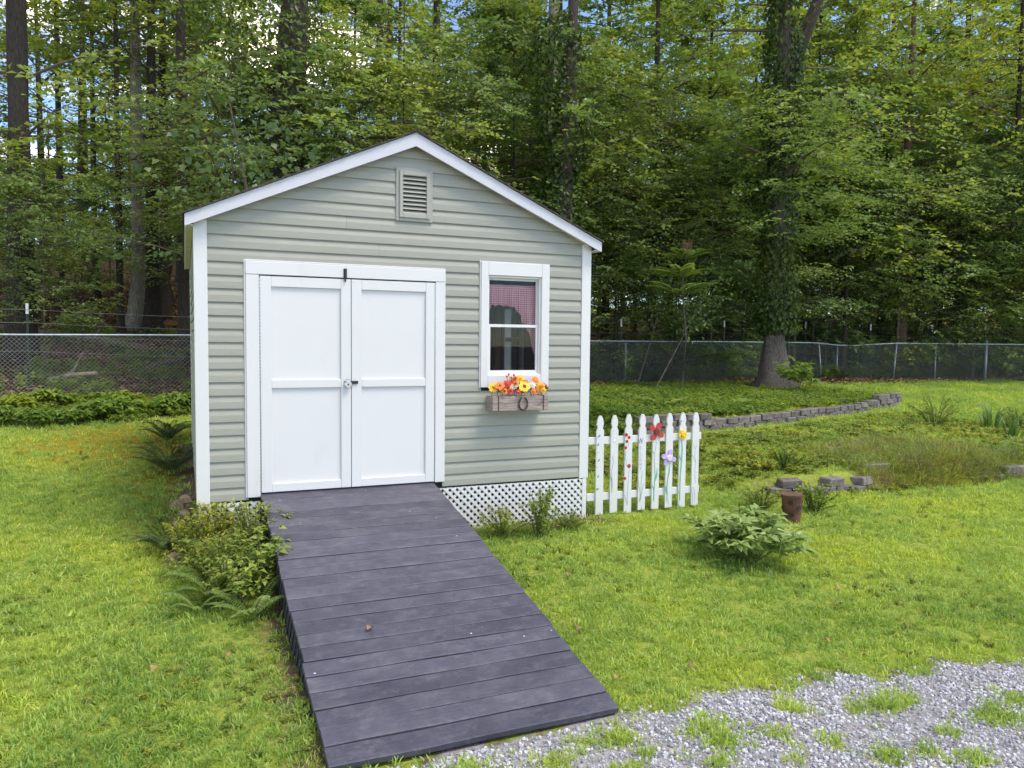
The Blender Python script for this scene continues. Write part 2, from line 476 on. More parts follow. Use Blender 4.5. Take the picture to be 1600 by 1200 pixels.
def ground_mat():
    m, ns, ls, out = new_mat('ground_cover')
    P = pos(ns)
    def att(n): a = ns.new('ShaderNodeAttribute'); a.attribute_name = n; return a.outputs['Fac']
    nb = noise(ns, ls, 1.3, 6, P); nf = noise(ns, ls, 22, 6, P, None, .7); nm = noise(ns, ls, 6, 5, P)
    lawn = ramp(ns, ls, nf, [(.3, (.16, .20, .035)), (.55, (.28, .33, .055)), (.75, (.39, .43, .09))])
    moss = ramp(ns, ls, nf, [(.3, (.16, .125, .015)), (.55, (.30, .235, .022)), (.75, (.40, .30, .03))])
    dirt = ramp(ns, ls, nf, [(.3, (.07, .048, .03)), (.7, (.20, .145, .09))])
    lit = ramp(ns, ls, nf, [(.28, (.035, .022, .014)), (.5, (.11, .066, .04)), (.72, (.23, .145, .09))])
    grav = ramp(ns, ls, nf, [(.3, (.20, .18, .165)), (.6, (.38, .365, .36)), (.8, (.52, .51, .52))])
    c = lawn
    def blend(c, key, other, lo=.25, hi=.6):
        a = ns.new('ShaderNodeMath'); a.operation = 'MULTIPLY_ADD'
        ls.new(nm, a.inputs[0]); a.inputs[1].default_value = .9; a.inputs[2].default_value = -.45
        b = ns.new('ShaderNodeMath'); b.operation = 'ADD'; ls.new(a.outputs[0], b.inputs[0]); ls.new(att(key), b.inputs[1])
        f = ramp(ns, ls, b.outputs[0], [(lo, 0.), (hi, 1.)])
        return mixc(ns, ls, f, c, other)
    c = blend(c, 'moss', moss); c = blend(c, 'dirt', dirt); c = blend(c, 'litter', lit, .35, .6); c = blend(c, 'gravel', grav, .4, .6)
    p = N(ns, 'ShaderNodeBsdfPrincipled', Roughness=.95); p.inputs['Specular IOR Level'].default_value = .1
    ls.new(c, p.inputs['Base Color'])
    ls.new(bump(ns, ls, nf, .8, .03), p.inputs['Normal']); ls.new(p.outputs[0], out.inputs['Surface'])
    return m
M['ground'] = ground_mat()

def gravel_mat():
    m, ns, ls, out = new_mat('gravel_stone')
    oi = ns.new('ShaderNodeObjectInfo')
    c = ramp(ns, ls, oi.outputs['Random'], [(0, (.17, .17, .185)), (.3, (.36, .36, .385)), (.65, (.52, .52, .545)), (.93, (.70, .70, .71)), (1, (.36, .27, .21))])
    nf = noise(ns, ls, 90, 3, pos(ns)); k = ramp(ns, ls, nf, [(.3, .8), (.7, 1.15)])
    c = mixc(ns, ls, 1., c, k, 'MULTIPLY')
    p = N(ns, 'ShaderNodeBsdfPrincipled', Roughness=.85); ls.new(c, p.inputs['Base Color']); ls.new(p.outputs[0], out.inputs['Surface'])
    return m
M['gravel'] = gravel_mat()

# ------------------------------------------------------------------ ground
def grav_edge(x):      # y of the lawn / gravel boundary
    x = np.asarray(x, float)
    return np.interp(x, [-2, .1, .75, 1.2, 1.7, 2.3, 3.3, 5.0, 9], [-5.6, -4.6, -3.55, -3.40, -3.40, -3.44, -3.46, -3.72, -4.3]) + .05*np.sin(x*7.3)+.035*np.sin(x*17.1+1)
GRAV_PATCH = [(965, 1145, .13), (915, 1150, .07), (1105, 1130, .10), (1135, 1150, .13), (1240, 1098, .13), (1215, 1140, .08), (1298, 1150, .07), (1390, 1085, .14), (1345, 1090, .09),
              (1120, 1185, .08), (860, 1188, .10), (985, 1192, .09), (1385, 1168, .12), (1560, 1105, .16), (1590, 1080, .12), (1485, 1130, .06), (1450, 1160, .06), (1530, 1175, .10), (740, 1192, .12), (1240, 1180, .05), (1410, 1080, .1), (1010, 1165, .07)]
PATCH = [(at_z(u, v, -.63)[0], at_z(u, v, -.63)[1], r) for u, v, r in GRAV_PATCH]
def bed_edge_l(x):     # y where the left lawn ends under the fence plants
    return 6.2 + .12*(np.asarray(x, float)+3) + .25*np.sin(np.asarray(x, float)*2.1)

def grid_lines(segs):
    out = []
    for a, b, n in segs: out += list(np.linspace(a, b, n, endpoint=False))
    out.append(segs[-1][1]); return np.array(out)
gx = grid_lines([(-400, -60, 8), (-60, -8, 26), (-8, 16, 190), (16, 40, 48), (40, 120, 20), (120, 400, 7)])
gy = grid_lines([(-300, -30, 6), (-30, -7, 14), (-7, 12, 160), (12, 50, 60), (50, 120, 20), (120, 600, 10)])
X, Y = np.meshgrid(gx, gy)
Z = ground_z(X, Y)
V = np.stack([X.ravel(), Y.ravel(), Z.ravel()], 1)
nx, ny = len(gx), len(gy)
ii = (np.arange(ny-1)[:, None]*nx + np.arange(nx-1)[None, :]).ravel()
F = np.stack([ii, ii+1, ii+nx+1, ii+nx], 1)
gme = mesh_np('ground', V, F.ravel(), np.full(len(F), 4), True)
gme.materials.append(M['ground'])
xf, yf = X.ravel(), Y.ravel()
def setattr_f(me, name, arr):
    a = me.attributes.new(name, 'FLOAT', 'POINT'); a.data.foreach_set('value', np.asarray(arr, np.float32))
moss_f = .75*np.exp(-((xf+.9)/1.6)**2-((yf-4.6)/1.8)**2) + .5*np.exp(-((xf+.4)/.35)**2-((yf-1.5)/2.5)**2)
litter_f = np.where(yf > 9.7, 1.0, 0.0)*np.where((yf > 55), 0, 1) + np.where((xf < 3) & (yf > bed_edge_l(xf)) & (yf <= 9.7), .55, 0)
inshed = ((xf > -.15) & (xf < 3.9) & (yf > -.25) & (yf < 4.4))
dirt_f = np.where(inshed, .8, 0) + .6*np.exp(-((xf-.45)/.18)**2)*((yf < 0) & (yf > -3.4)) + .45*np.exp(-((yf+.12-wall_b_y(xf))/.25)**2)*((xf > 6) & (xf < 13))
dirt_f += .5*np.exp(-((xf+.15)/.2)**2)*((yf > -.4) & (yf < 4.3)) + .5*np.exp(-((yf-grav_edge(xf)-.02)/.09)**2)*(xf > .9)
setattr_f(gme, 'moss', moss_f); setattr_f(gme, 'litter', np.clip(litter_f, 0, 1)); setattr_f(gme, 'dirt', np.clip(dirt_f, 0, 1))
setattr_f(gme, 'gravel', sstep(.06, -.06, yf-grav_edge(xf)))
go = bpy.data.objects.new('ground', gme); COL.objects.link(go); tag(go, kind='structure')

# ------------------------------------------------------------------ shed
W, H, DEP = 3.742, 2.40, 4.2
RISE, ZP, HO, FO = .4474, 3.308, .084, .12
shed = thing('garden_shed', (W/2, DEP/2, -.43), 'sage green lap-sided garden shed with white double doors and gable roof', 'shed')
E_ = .1143
def roof_z(x): return ZP - RISE*abs(x-W/2)
def soff(x): return roof_z(x) - .045
# dutch lap profile: (outward, height)
PROF = [(.002, E_+.004), (.003, E_*.97), (.0145, E_*.60), (.0170, E_*.52), (.0185, .005), (.0165, 0.0), (.001, .001)]
def course_front(x0, x1, z, gable=False):
    mb = MB(); vs_ = []
    for xs in (0, 1):
        for d, h in PROF:
            zz = z+h; x = x0 if xs == 0 else x1
            if gable:
                half = max(0.002, (ZP-.045-zz)/RISE)
                x = max(x0, W/2-half) if xs == 0 else min(x1, W/2+half)
            vs_.append((x, -d, zz))
    n = len(PROF)
    fs = [(i, i+1, i+1+n, i+n) for i in range(n-1)] + [(n-1, 0, n, 2*n-1), tuple(range(n-1, -1, -1)), tuple(range(n, 2*n))]
    mb.add(vs_, fs)
    return mb.build('siding_board', M['siding'], shed)
HOLES = [(.40, 2.168, -.1, 2.05), (2.56, 3.27, .97, 2.16), (1.715, 2.045, 2.52, 2.975)]
nz = int((ZP-.06)/E_)+1
for i in range(nz):
    z = i*E_
    xa, xb = .087, W-.087
    if z > ZP-.06: break
    segs = [(xa, xb)]
    if z+E_ > soff(0)-.02: segs = [(-.0+.0, W)]
    for hx0, hx1, hz0, hz1 in HOLES:
        if z+.6*E_ > hz0 and z+.35*E_ < hz1:
            ns_ = []
            for a, b in segs:
                if hx0 > a and hx1 < b: ns_ += [(a, hx0), (hx1, b)]
                else: ns_.append((a, b))
            segs = ns_
    if len(segs) == 1 and i % 2 == 1:
        xs_ = 1.0+1.7*R_.random(); segs = [(segs[0][0], xs_-.0008), (xs_+.0008, segs[0][1])]
    for a, b in segs:
        course_front(a, b, z, gable=(z+E_ > soff(0)-.06))
# left side courses (outward = -x); the right-hand wall likewise
for side in (0, 1):
    for i in range(int(2.38/E_)+1):
        z = i*E_; mb = MB(); vs_ = []
        ys = [(.087, DEP-.087)] if side == 0 or not (.95 < z+.5*E_ < 1.9) else [(.087, 1.42), (2.08, DEP-.087)]
        for y0, y1 in ys:
            vs_ = []
            for yy in (y0, y1):
                for d, h in PROF: vs_.append((-d if side == 0 else W+d, yy, z+min(h, 2.39-z)))
            n = len(PROF)
            mb = MB(); mb.add(vs_, [(k, k+1, k+1+n, k+n) for k in range(n-1)]+[tuple(range(n-1, -1, -1)), tuple(range(n, 2*n))])
            mb.build('siding_board', M['siding'], shed)
# wall cores
def core(name, mb, mat=M['inner']): return mb.build(name, mat, shed)
c = MB()
c.box(.02, 2.60, .004, .07, -.02, 2.39); c.box(3.215, W-.02, .004, .07, -.02, 2.39); c.box(2.60, 3.215, .004, .07, -.02, 1.05); c.box(2.60, 3.215, .004, .07, 2.06, 2.39)
core('front_wall', c, M['dark'])
c = MB(); c.prism([(.03, 2.392), (W-.03, 2.392), (W/2, ZP-.06)], .004, .06); core('gable_wall', c, M['dark'])
c = MB(); c.box(.004, .07, .08, DEP-.08, -.02, 2.39); core('side_wall', c)
c = MB(); c.box(.004, W-.004, DEP-.07, DEP-.002, -.02, 2.39); c.prism([(.03, 2.392), (W-.03, 2.392), (W/2, ZP-.06)], DEP-.07, DEP-.004); core('rear_wall', c)
XI = W-.08
c = MB(); c.box(XI, W-.004, .08, 1.45, -.02, 2.39); c.box(XI, W-.004, 2.05, DEP-.08, -.02, 2.39); c.box(XI, W-.004, 1.45, 2.05, -.02, 1.0); c.box(XI, W-.004, 1.45, 2.05, 1.86, 2.39)
core('side_wall', c)
c = MB(); c.box(.05, W-.05, .05, DEP-.05, -.09, -.03); core('floor', c, M['ply'])
c = MB(); c.box(.08, W-.09, .075, DEP-.08, 2.28, 2.30); core('ceiling', c, M['ply'])
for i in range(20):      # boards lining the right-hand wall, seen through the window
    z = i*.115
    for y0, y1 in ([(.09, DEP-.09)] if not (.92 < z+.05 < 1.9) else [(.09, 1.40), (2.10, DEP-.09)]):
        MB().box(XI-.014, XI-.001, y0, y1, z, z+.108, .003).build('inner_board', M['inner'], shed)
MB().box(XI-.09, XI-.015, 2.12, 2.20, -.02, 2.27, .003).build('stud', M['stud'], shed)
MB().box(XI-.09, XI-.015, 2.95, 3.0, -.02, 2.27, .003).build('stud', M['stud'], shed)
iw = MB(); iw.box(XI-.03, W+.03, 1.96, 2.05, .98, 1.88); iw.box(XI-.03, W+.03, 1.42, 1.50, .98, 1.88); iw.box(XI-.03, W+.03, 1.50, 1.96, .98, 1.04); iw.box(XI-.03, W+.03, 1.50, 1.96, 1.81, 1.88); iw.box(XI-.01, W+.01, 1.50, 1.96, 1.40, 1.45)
iwo = iw.build('side_window', M['vinyl'], shed)
MB().box(W-.03, W-.026, 1.50, 1.96, 1.04, 1.81).build('pane', M['glass'], iwo)

# corner trims
for x0, x1, y0, y1 in ((-.02, .087, -.024, .0), (W-.085, W+.02, -.024, .0), (-.0195, -.001, .002, .085), (W+.001, W+.0195, .002, .085), (-.0195, -.001, DEP-.085, DEP), (W+.001, W+.0195, DEP-.085, DEP)):
    MB().box(x0, x1, y0, y1, -.012, 2.40, .003).build('corner_trim', M['white'], shed)

# roof: deck, rake boards, eave boards, soffits, shingles
def slope_pts(sx, out, drop):      # x,z on the slope, measured down from the ridge
    return (W/2+sx*out, ZP-RISE*out-drop)
OUT = W/2+HO
for sx in (-1, 1):
    a = slope_pts(sx, 0, .018); b = slope_pts(sx, OUT-.02, .018); c2 = slope_pts(sx, OUT-.02, .04); d = slope_pts(sx, 0, .04)
    deck = MB().prism([a, b, c2, d], -FO+.021, DEP+.1).build('roof_deck', M['dark'], shed)
    # rake board
    bw = .120
    p = [slope_pts(sx, 0, .012), slope_pts(sx, OUT, .012), slope_pts(sx, OUT, .012+.090), slope_pts(sx, OUT-.006, .012+bw-.022), slope_pts(sx, 0, .012+bw)]
    MB().prism(p, -FO, -FO+.02).build('rake_board', M['rake'], shed)
    # eave board and soffit strip
    xe = W/2+sx*OUT; ze = ZP-RISE*OUT
    MB().box(min(xe, xe-sx*.019), max(xe, xe-sx*.019), -FO+.022, DEP+.1, ze-.105, ze-.02).build('eave_board', M['white'], shed)
    MB().box(min(W/2+sx*(W/2+.02), xe-sx*.02), max(W/2+sx*(W/2+.02), xe-sx*.02), -FO+.022, DEP+.1, ze-.10, ze-.092).build('soffit', M['soffit'], shed)
    p = [slope_pts(sx, 0, .085), slope_pts(sx, W/2-.02, .085), slope_pts(sx, W/2-.02, .095), slope_pts(sx, 0, .095)]
    MB().prism(p, -FO+.021, -.018).build('rake_soffit', M['soffit'], shed)
    n = 15
    for k in range(n):
        o0 = OUT+.018-(OUT+.01)*k/n; o1 = max(.0, o0-(OUT+.02)/n-.02)
        q = [slope_pts(sx, o0, -.008), slope_pts(sx, o0, .004), slope_pts(sx, o1, .0115), slope_pts(sx, o1, .003)]
        MB().prism(q, -FO-.022+.004*R_.random(), DEP+.12).build('shingle_course', M['shingle'], deck)
MB().prism([(W/2-.12, ZP-.12*RISE+.011), (W/2, ZP+.012), (W/2+.12, ZP-.12*RISE+.011), (W/2+.12, ZP-.12*RISE+.004), (W/2, ZP+.004), (W/2-.12, ZP-.12*RISE+.004)], -FO-.024, DEP+.12).build('ridge_cap', M['shingle'], shed)

# gable vent
vent = MB()
vx0, vx1, vz0, vz1 = 1.706, 2.056, 2.505, 2.990
for a in ((vx0, vx0+.035, vz0, vz1), (vx1-.035, vx1, vz0, vz1), (vx0+.035, vx1-.035, vz0, vz0+.035), (vx0+.035, vx1-.035, vz1-.035, vz1)):
    vent.box(a[0], a[1], -.030, .0, a[2], a[3], .004)
vo_ = vent.build('gable_vent', M['ventgreen'], shed)
fr = MB()
for a in ((vx0+.03, vx0+.062, vz0+.03, vz1-.03), (vx1-.062, vx1-.03, vz0+.03, vz1-.03), (vx0+.062, vx1-.062, vz0+.03, vz0+.068), (vx0+.062, vx1-.062, vz1-.068, vz1-.03)):
    fr.box(a[0], a[1], -.048, -.002, a[2], a[3], .004)
fr.build('vent_frame', M['ventgreen'], vo_)
for i in range(9):
    z = vz0+.072+i*.0385
    m_ = MB(); m_.add([(vx0+.06, -.042, z), (vx1-.06, -.042, z), (vx1-.06, -.012, z+.030), (vx0+.06, -.012, z+.030), (vx0+.06, -.040, z-.004), (vx1-.06, -.040, z-.004), (vx1-.06, -.008, z+.027), (vx0+.06, -.008, z+.027)],
        [(0, 1, 2, 3), (4, 7, 6, 5), (0, 4, 5, 1), (2, 6, 7, 3), (0, 3, 7, 4), (1, 5, 6, 2)])
    m_.build('louvre', M['ventgreen'], vo_)

# door casing and doors
MB().box(.388, .500, -.036, 0, .022, 1.957, .004).build('door_casing', M['white'], shed)
MB().box(2.087, 2.178, -.036, 0, .050, 1.957, .004).build('door_casing', M['white'], shed)
MB().box(.388, 2.178, -.038, 0, 1.959, 2.072, .004).build('door_casing', M['white'], shed)
MB().box(.376, .387, -.026, 0, .022, 2.085, .002).build('casing_edge', M['white'], shed)
MB().box(2.179, 2.188, -.026, 0, .05, 2.085, .002).build('casing_edge', M['white'], shed)
MB().box(.388, 2.178, -.030, 0, 2.074, 2.085, .002).build('casing_edge', M['white'], shed)
MB().box(.502, 2.085, -.022, .0, .028, .050, .003).build('threshold', M['deckside'], shed)
def door(x0, x1, hinge_x, tilt):
    z0, z1 = .058, 1.948
    d = MB().box(x0+.004, x1-.004, -.013, .002, z0+.004, z1-.004).build('door', M['white'], shed)
    MB().box(x0, x0+.092, -.034, -.0132, z0, z1, .003).build('stile', M['white'], d)
    MB().box(x1-.088, x1, -.034, -.0132, z0, z1, .003).build('stile', M['white'], d)
    for a, b in ((z0, .132), (.974, 1.048), (1.858, z1)):
        MB().box(x0+.0925, x1-.0885, -.0325, -.0132, a, b, .003).build('rail', M['white'], d)
    h = MB(); z = z0+.02
    while z < z1-.03:
        h.tube([(hinge_x, -.036, z), (hinge_x, -.036, z+.022)], .0042, 6); z += .030
    tag(h.build('piano_hinge', M['steel'], d), kind='stuff')
    return d
dl = door(.5065, 1.2885, .503, 0); dr = door(1.2945, 2.0815, 2.0845, 0)
MB().box(1.222, 1.252, -.047, -.0385, 1.950, 2.042, .003).build('barrel_bolt', M['black_metal'], dl)
MB().tube([(1.237, -.046, 1.925), (1.237, -.046, 2.03)], .008, 8).build('bolt_rod', M['black_metal'], dl)
MB().box(1.228, 1.352, -.046, -.0345, 1.004, 1.032, .003).build('hasp', M['black_metal'], dl)
pl = MB(); pl.tube([(1.256, -.078, 1.000), (1.256, -.070, 1.000), (1.256, -.052, 1.000), (1.256, -.047, 1.000)], [.027, .034, .034, .028], 20)
pl.build('padlock', M['steel'], dl, smooth=False)
MB().tube([(1.256, -.081, 1.000), (1.256, -.0785, 1.000)], .008, 10).build('keyhole', M['black_metal'], dl)
MB().tube([(1.256-.016, -.06, 1.02), (1.256-.014, -.06, 1.045), (1.256, -.06, 1.052), (1.256+.014, -.06, 1.045), (1.256+.016, -.06, 1.02)], .006, 8).build('shackle', M['steel'], dl)

# window
wd = MB()
wd.box(2.548, 2.622, -.038, .004, .952, 2.176, .004)
wf = wd.build('window', M['white'], shed)
MB().box(3.196, 3.282, -.038, .004, .952, 2.176, .004).build('casing', M['white'], wf)
MB().box(2.6225, 3.1955, -.038, .004, 2.045, 2.176, .004).build('casing', M['white'], wf)
MB().box(2.6225, 3.1955, -.038, .004, .952, 1.072, .004).build('casing', M['white'], wf)
MB().box(2.537, 2.547, -.028, 0, .945, 2.186, .002).build('casing_edge', M['white'], wf)
for a in ((2.6225, 2.640, 1.073, 2.044), (3.178, 3.1955, 1.073, 2.044)):
    MB().box(a[0], a[1], -.012, .075, a[2], a[3]).build('jamb', M['vinyl'], wf)
for a in ((2.640, 3.178, 2.026, 2.044), (2.640, 3.178, 1.073, 1.088)):
    MB().box(a[0], a[1], -.012, .075, a[2], a[3]).build('jamb', M['vinyl'], wf)
def sash(z0, z1, y, b, t):
    s = MB(); s.box(2.641, 2.641+b, y-.012, y+.012, z0, z1); s.box(3.177-b, 3.177, y-.012, y+.012, z0, z1)
    s.box(2.641+b, 3.177-b, y-.012, y+.012, z0, z0+t); s.box(2.641+b, 3.177-b, y-.012, y+.012, z1-t, z1)
    so = s.build('sash', M['vinyl'], wf)
    MB().box(2.641+b-.002, 3.177-b+.002, y-.002, y+.002, z0+t-.002, z1-t+.002).build('pane', M['glass'], so)
sash(1.548, 2.025, .048, .012, .02); sash(1.089, 1.572, .022, .022, .028)

# lattice skirts
def clip_poly(poly, x0, x1, z0, z1):
    def cl(P, f, cut):
        out = []
        for i in range(len(P)):
            a, b = P[i], P[(i+1) % len(P)]; fa, fb = f(a), f(b)
            if fa >= 0: out.append(a)
            if (fa >= 0) != (fb >= 0):
                t = fa/(fa-fb); out.append((a[0]+(b[0]-a[0])*t, a[1]+(b[1]-a[1])*t))
        return out
    for f in (lambda p: p[0]-x0, lambda p: x1-p[0], lambda p: p[1]-z0, lambda p: z1-p[1]):
        poly = cl(poly, f, 0)
        if len(poly) < 3: return None
    return poly
def lattice(x0, x1, z0, z1, y, pitch, wid, parent, mat, name='lath'):
    hw = wid/math.sqrt(2)
    for s in (1, -1):
        k = -int((z1-z0)/pitch)-2
        while x0+k*pitch < x1+(z1-z0)+.1:
            b = x0+k*pitch; L = z1-z0
            if s > 0: poly = [(b-hw, z0), (b+hw, z0), (b+hw+L, z1), (b-hw+L, z1)]
            else: poly = [(b-hw, z0), (b+hw, z0), (b+hw-L, z1), (b-hw-L, z1)]
            poly = clip_poly(poly, x0, x1, z0, z1)
            if poly:
                yy = y if s > 0 else y-.0065
                MB().prism(poly, yy-.006, yy).build(name, mat, parent)
            k += 1
lp = MB().box(W-.045, W+.003, -.022, -.004, -.46, -.014, .002).build('lattice_panel', M['vinyl'], shed)
lattice(2.10, W-.047, -.45, -.016, -.006, .074, .0265, lp, M['vinyl'])
lp2 = MB().box(.0, .035, -.022, -.004, -.46, -.014, .002).build('lattice_panel', M['vinyl'], shed)
lattice(.037, .492, -.45, -.016, -.006, .074, .0265, lp2, M['vinyl'])
MB().box(-.004, .012, .0, DEP, -.42, -.015).build('skirt_board', M['vinyl'], shed)
MB().box(W-.012, W+.004, .0, DEP, -.42, -.015).build('skirt_board', M['vinyl'], shed)
for px in (.06, 1.2, 2.4, W-.2):
    MB().box(px, px+.1, .25, .35, -.7, -.095).build('foundation_post', M['dark'], shed)

# curtain behind the pane
cur = thing('window_curtain', (2.9, .12, 1.1), 'red and white gingham swag curtain hanging inside the shed window', 'curtain')
nxs, nzs = 90, 14
Vc = []; uv = []
for i in range(nxs+1):
    x = 2.63+.56*i/nxs
    bot = np.interp(x, [2.63, 2.665, 2.70, 2.95, 3.02, 3.10, 3.16, 3.19], [1.60, 1.62, 1.76, 1.75, 1.66, 1.50, 1.34, 1.27]) + .008*math.sin(x*75)
    for k in range(nzs+1):
        t = k/nzs; z = 1.965-(1.965-bot)*t
        y = .092+(.004+.026*t)*math.sin(x*62+.7*math.sin(x*21))+.008*math.sin(x*31+t)
        Vc.append((x, y, z)); uv.append((x*1.4, z))
Fc = [(i*(nzs+1)+k, (i+1)*(nzs+1)+k, (i+1)*(nzs+1)+k+1, i*(nzs+1)+k+1) for i in range(nxs) for k in range(nzs)]
me = bpy.data.meshes.new('valance'); off = wloc(cur); me.from_pydata([tuple(np.array(p)-off) for p in Vc], [], Fc)
ul = me.uv_layers.new(name='UVMap')
for l in me.loops: ul.data[l.index].uv = uv[l.vertex_index]
for p in me.polygons: p.use_smooth = True
me.materials.append(M['gingham'])
vo2 = link_mesh('valance', me, cur); sm = vo2.modifiers.new('thick', 'SOLIDIFY'); sm.thickness = .003
MB().tube([(2.60, .125, 1.955), (3.22, .125, 1.955)], .007, 8).build('curtain_rod', M['white'], cur)

# ------------------------------------------------------------------ ramp
RX0, RX1, RZ, RL, RA = .505, 2.089, .048, 3.484, math.radians(10.866)
rampo = thing('wooden_ramp', ((RX0+RX1)/2, -RL/2, -.55), 'dark slate painted plank ramp sloping from the shed doors to the gravel', 'ramp')
ca, sa_ = math.cos(RA), math.sin(RA)
def rp(x, s, h): return (x, -.006-s*ca-h*sa_*0+h*(-sa_), RZ-s*sa_+h*ca)   # s down the slope, h above it
nbd = 24; pitch = RL/nbd
def board_mesh(seed):
    r = random.Random(seed); mb = MB()
    hw = pitch/2-.0045; t = .034; b = .004; n = 10
    prof = [(-hw, -t), (-hw, -b), (-hw+b, 0), (hw-b, 0), (hw, -b), (hw, -t)]
    vs_ = []
    Lx = RX1-RX0
    for i in range(n+1):
        x = -Lx/2+Lx*i/n
        wob = .0016*math.sin(i*1.3+seed)+r.uniform(-.0008, .0008); wz = .0012*math.sin(i*.9+seed*2)
        for s_, h in prof: vs_.append((x, s_+(wob if abs(s_) > hw-.006 else 0), h+wz))
    m = len(prof); fs = []
    for i in range(n):
        for k in range(m): fs.append((i*m+k, i*m+(k+1) % m, (i+1)*m+(k+1) % m, (i+1)*m+k))
    fs += [tuple(range(m)), tuple(range(n*m+m-1, n*m-1, -1))]
    mb.add(vs_, fs); me = mb.mesh('deck_board'); me.materials.append(M['deck']); return me
bms = [board_mesh(s) for s in range(8)]
rb = wloc(rampo)
for i in range(nbd):
    P = np.array(rp((RX0+RX1)/2, (i+.5)*pitch, R_.uniform(-.002, .003)))
    lo = P-rb
    link_mesh('deck_board', bms[i % 8], rampo, (lo[0]+R_.uniform(-.008, .008), lo[1], lo[2]), (RA+R_.uniform(-.006, .006), R_.uniform(-.0015, .0015), R_.uniform(-.003, .003)))
for x0, x1 in ((RX0+.012, RX0+.05), (RX1-.05, RX1-.012), ((RX0+RX1)/2-.02, (RX0+RX1)/2+.02)):
    mb = MB(); a = rp(x0, .01, -.036); b = rp(x0, RL-.02, -.036); dz = .14
    vs_ = []
    for x in (x0, x1):
        vs_ += [(x, a[1], a[2]), (x, b[1], b[2]), (x, b[1]+.02, b[2]-.085), (x, b[1]+.40, b[2]-.085+.0), (x, a[1], a[2]-dz)]
    mb.add(vs_, [(0, 1, 2, 3, 4), (9, 8, 7, 6, 5), (0, 5, 6, 1), (1, 6, 7, 2), (2, 7, 8, 3), (3, 8, 9, 4), (4, 9, 5, 0)])
    mb.build('stringer', M['deckside'], rampo)
# dark lattice strips closing the left side of the ramp
for k in range(26):
    for s in (1, -1):
        y0 = -.05-k*.105; L = .4
        p0 = (y0, RZ+y0*math.tan(RA)-.06); p1 = (y0-s*.22, p0[1]-.22-.0)
        zt0 = RZ+p0[0]*math.tan(RA)-.045; gb = gz(RX0, p1[0])-.03
        if zt0-gb < .12: continue
        dy = (zt0-gb)*.8*s
        xx = RX0+.006 if s > 0 else RX0+.001
        ye = max(min(y0-dy, -.02), -2.9)
        mb = MB(); w2 = .018
        mb.add([(xx-.005, y0-w2, zt0), (xx-.005, y0+w2, zt0), (xx-.005, ye+w2, gb), (xx-.005, ye-w2, gb), (xx, y0-w2, zt0), (xx, y0+w2, zt0), (xx, ye+w2, gb), (xx, ye-w2, gb)],
               [(0, 1, 2, 3), (7, 6, 5, 4), (0, 4, 5, 1), (1, 5, 6, 2), (2, 6, 7, 3), (3, 7, 4, 0)])
        mb.build('side_lath', M['deckside'], rampo)

# ------------------------------------------------------------------ flower box
fb0 = at_y(770, 616, -.19); fb1 = at_y(857, 615, -.19); fz1 = .875; fz0 = at_y(800, 642, -.19)[2]
bx0, bx1 = fb0[0], fb1[0]; by0, by1 = -.19, -.02
fbox = thing('flower_box', ((bx0+bx1)/2, -.1, fz0), 'weathered grey wood flower box under the shed window with iron ring', 'planter')
hz = (fz1-fz0)/2
for k in range(2):
    MB().box(bx0, bx1, by0, by0+.018, fz0+k*hz+.001, fz0+(k+1)*hz-.001, .003).build('front_board', M['barn'], fbox)
    for x0 in (bx0+.001, bx1-.019):
        MB().box(x0, x0+.018, by0+.0185, by1, fz0+k*hz+.001, fz0+(k+1)*hz-.001, .003).build('side_board', M['barn'], fbox)
MB().box(bx0+.02, bx1-.02, by0+.019, by1, fz0+.004, fz0+.02).build('bottom_board', M['barn'], fbox)
MB().box(bx0+.02, bx1-.02, by1-.001, by1+.012, fz0+.02, fz1-.002).build('back_board', M['barn'], fbox)
MB().box(bx0+.02, bx1-.02, by0+.02, by1-.002, fz0+.021, fz1-.03).build('soil', M['dark'], fbox)
for xx in (bx0+.055, bx1-.06):
    MB().box(xx, xx+.010, by0-.003, by0, fz0+.0, fz1+.003).build('strap', M['rust'], fbox)
rc = (bx0+bx1)/2+.02; pts = []
for k in range(17):
    q = math.radians(-250+k*(320/16)); pts.append((rc+.046*math.cos(q), by0-.012, fz0+hz-.004+.062*math.sin(q)))
MB().tube(pts, .0085, 7).build('iron_ring', M['rust'], fbox, smooth=True)

def flower_parts(root, c, r, petals, pmat, cmat, cr, face, wid=.36, cup=.12, layers=1):
    face = Vector(face).normalized(); a = face.cross(Vector((0, 0, 1))).normalized(); b = a.cross(face)
    c = Vector(c); mb = MB()
    for ly in range(layers):
        for k in range(petals):
            q = 2*PI*(k+.5*ly)/petals+R_.uniform(-.1, .1); d = a*math.cos(q)+b*math.sin(q); e = face.cross(d)
            rr = r*(1-.25*ly)*R_.uniform(.88, 1.08); w_ = rr*wid
            p0 = c+face*.006*ly; p1 = c+d*rr*.55+e*w_*.5+face*(rr*cup+.006*ly); p2 = c+d*rr*.55-e*w_*.5+face*(rr*cup+.006*ly); p3 = c+d*rr+face*(rr*cup*.3); pm = c+d*rr*.55+face*(rr*cup*.6+.006*ly)
            p1b = c+d*rr*.85+e*w_*.36+face*(rr*cup*.7); p2b = c+d*rr*.85-e*w_*.36+face*(rr*cup*.7)
            mb.add([p0, p1, p1b, p3, p2b, p2, pm], [(0, 6, 1), (0, 5, 6), (1, 6, 2), (2, 6, 3), (3, 6, 4), (4, 6, 5)])
    h = mb.build('flower_head', pmat, root)
    mb = MB(); mb.tube([c-face*.004, c+face*.008, c+face*.014], [cr, cr, cr*.6], 10); mb.build('flower_disc', cmat, h)
    return h
bq = thing('silk_flower_arrangement', ((bx0+bx1)/2, -.1, fz1-.03), 'orange, red and yellow artificial autumn flowers filling the window box', 'flowers')
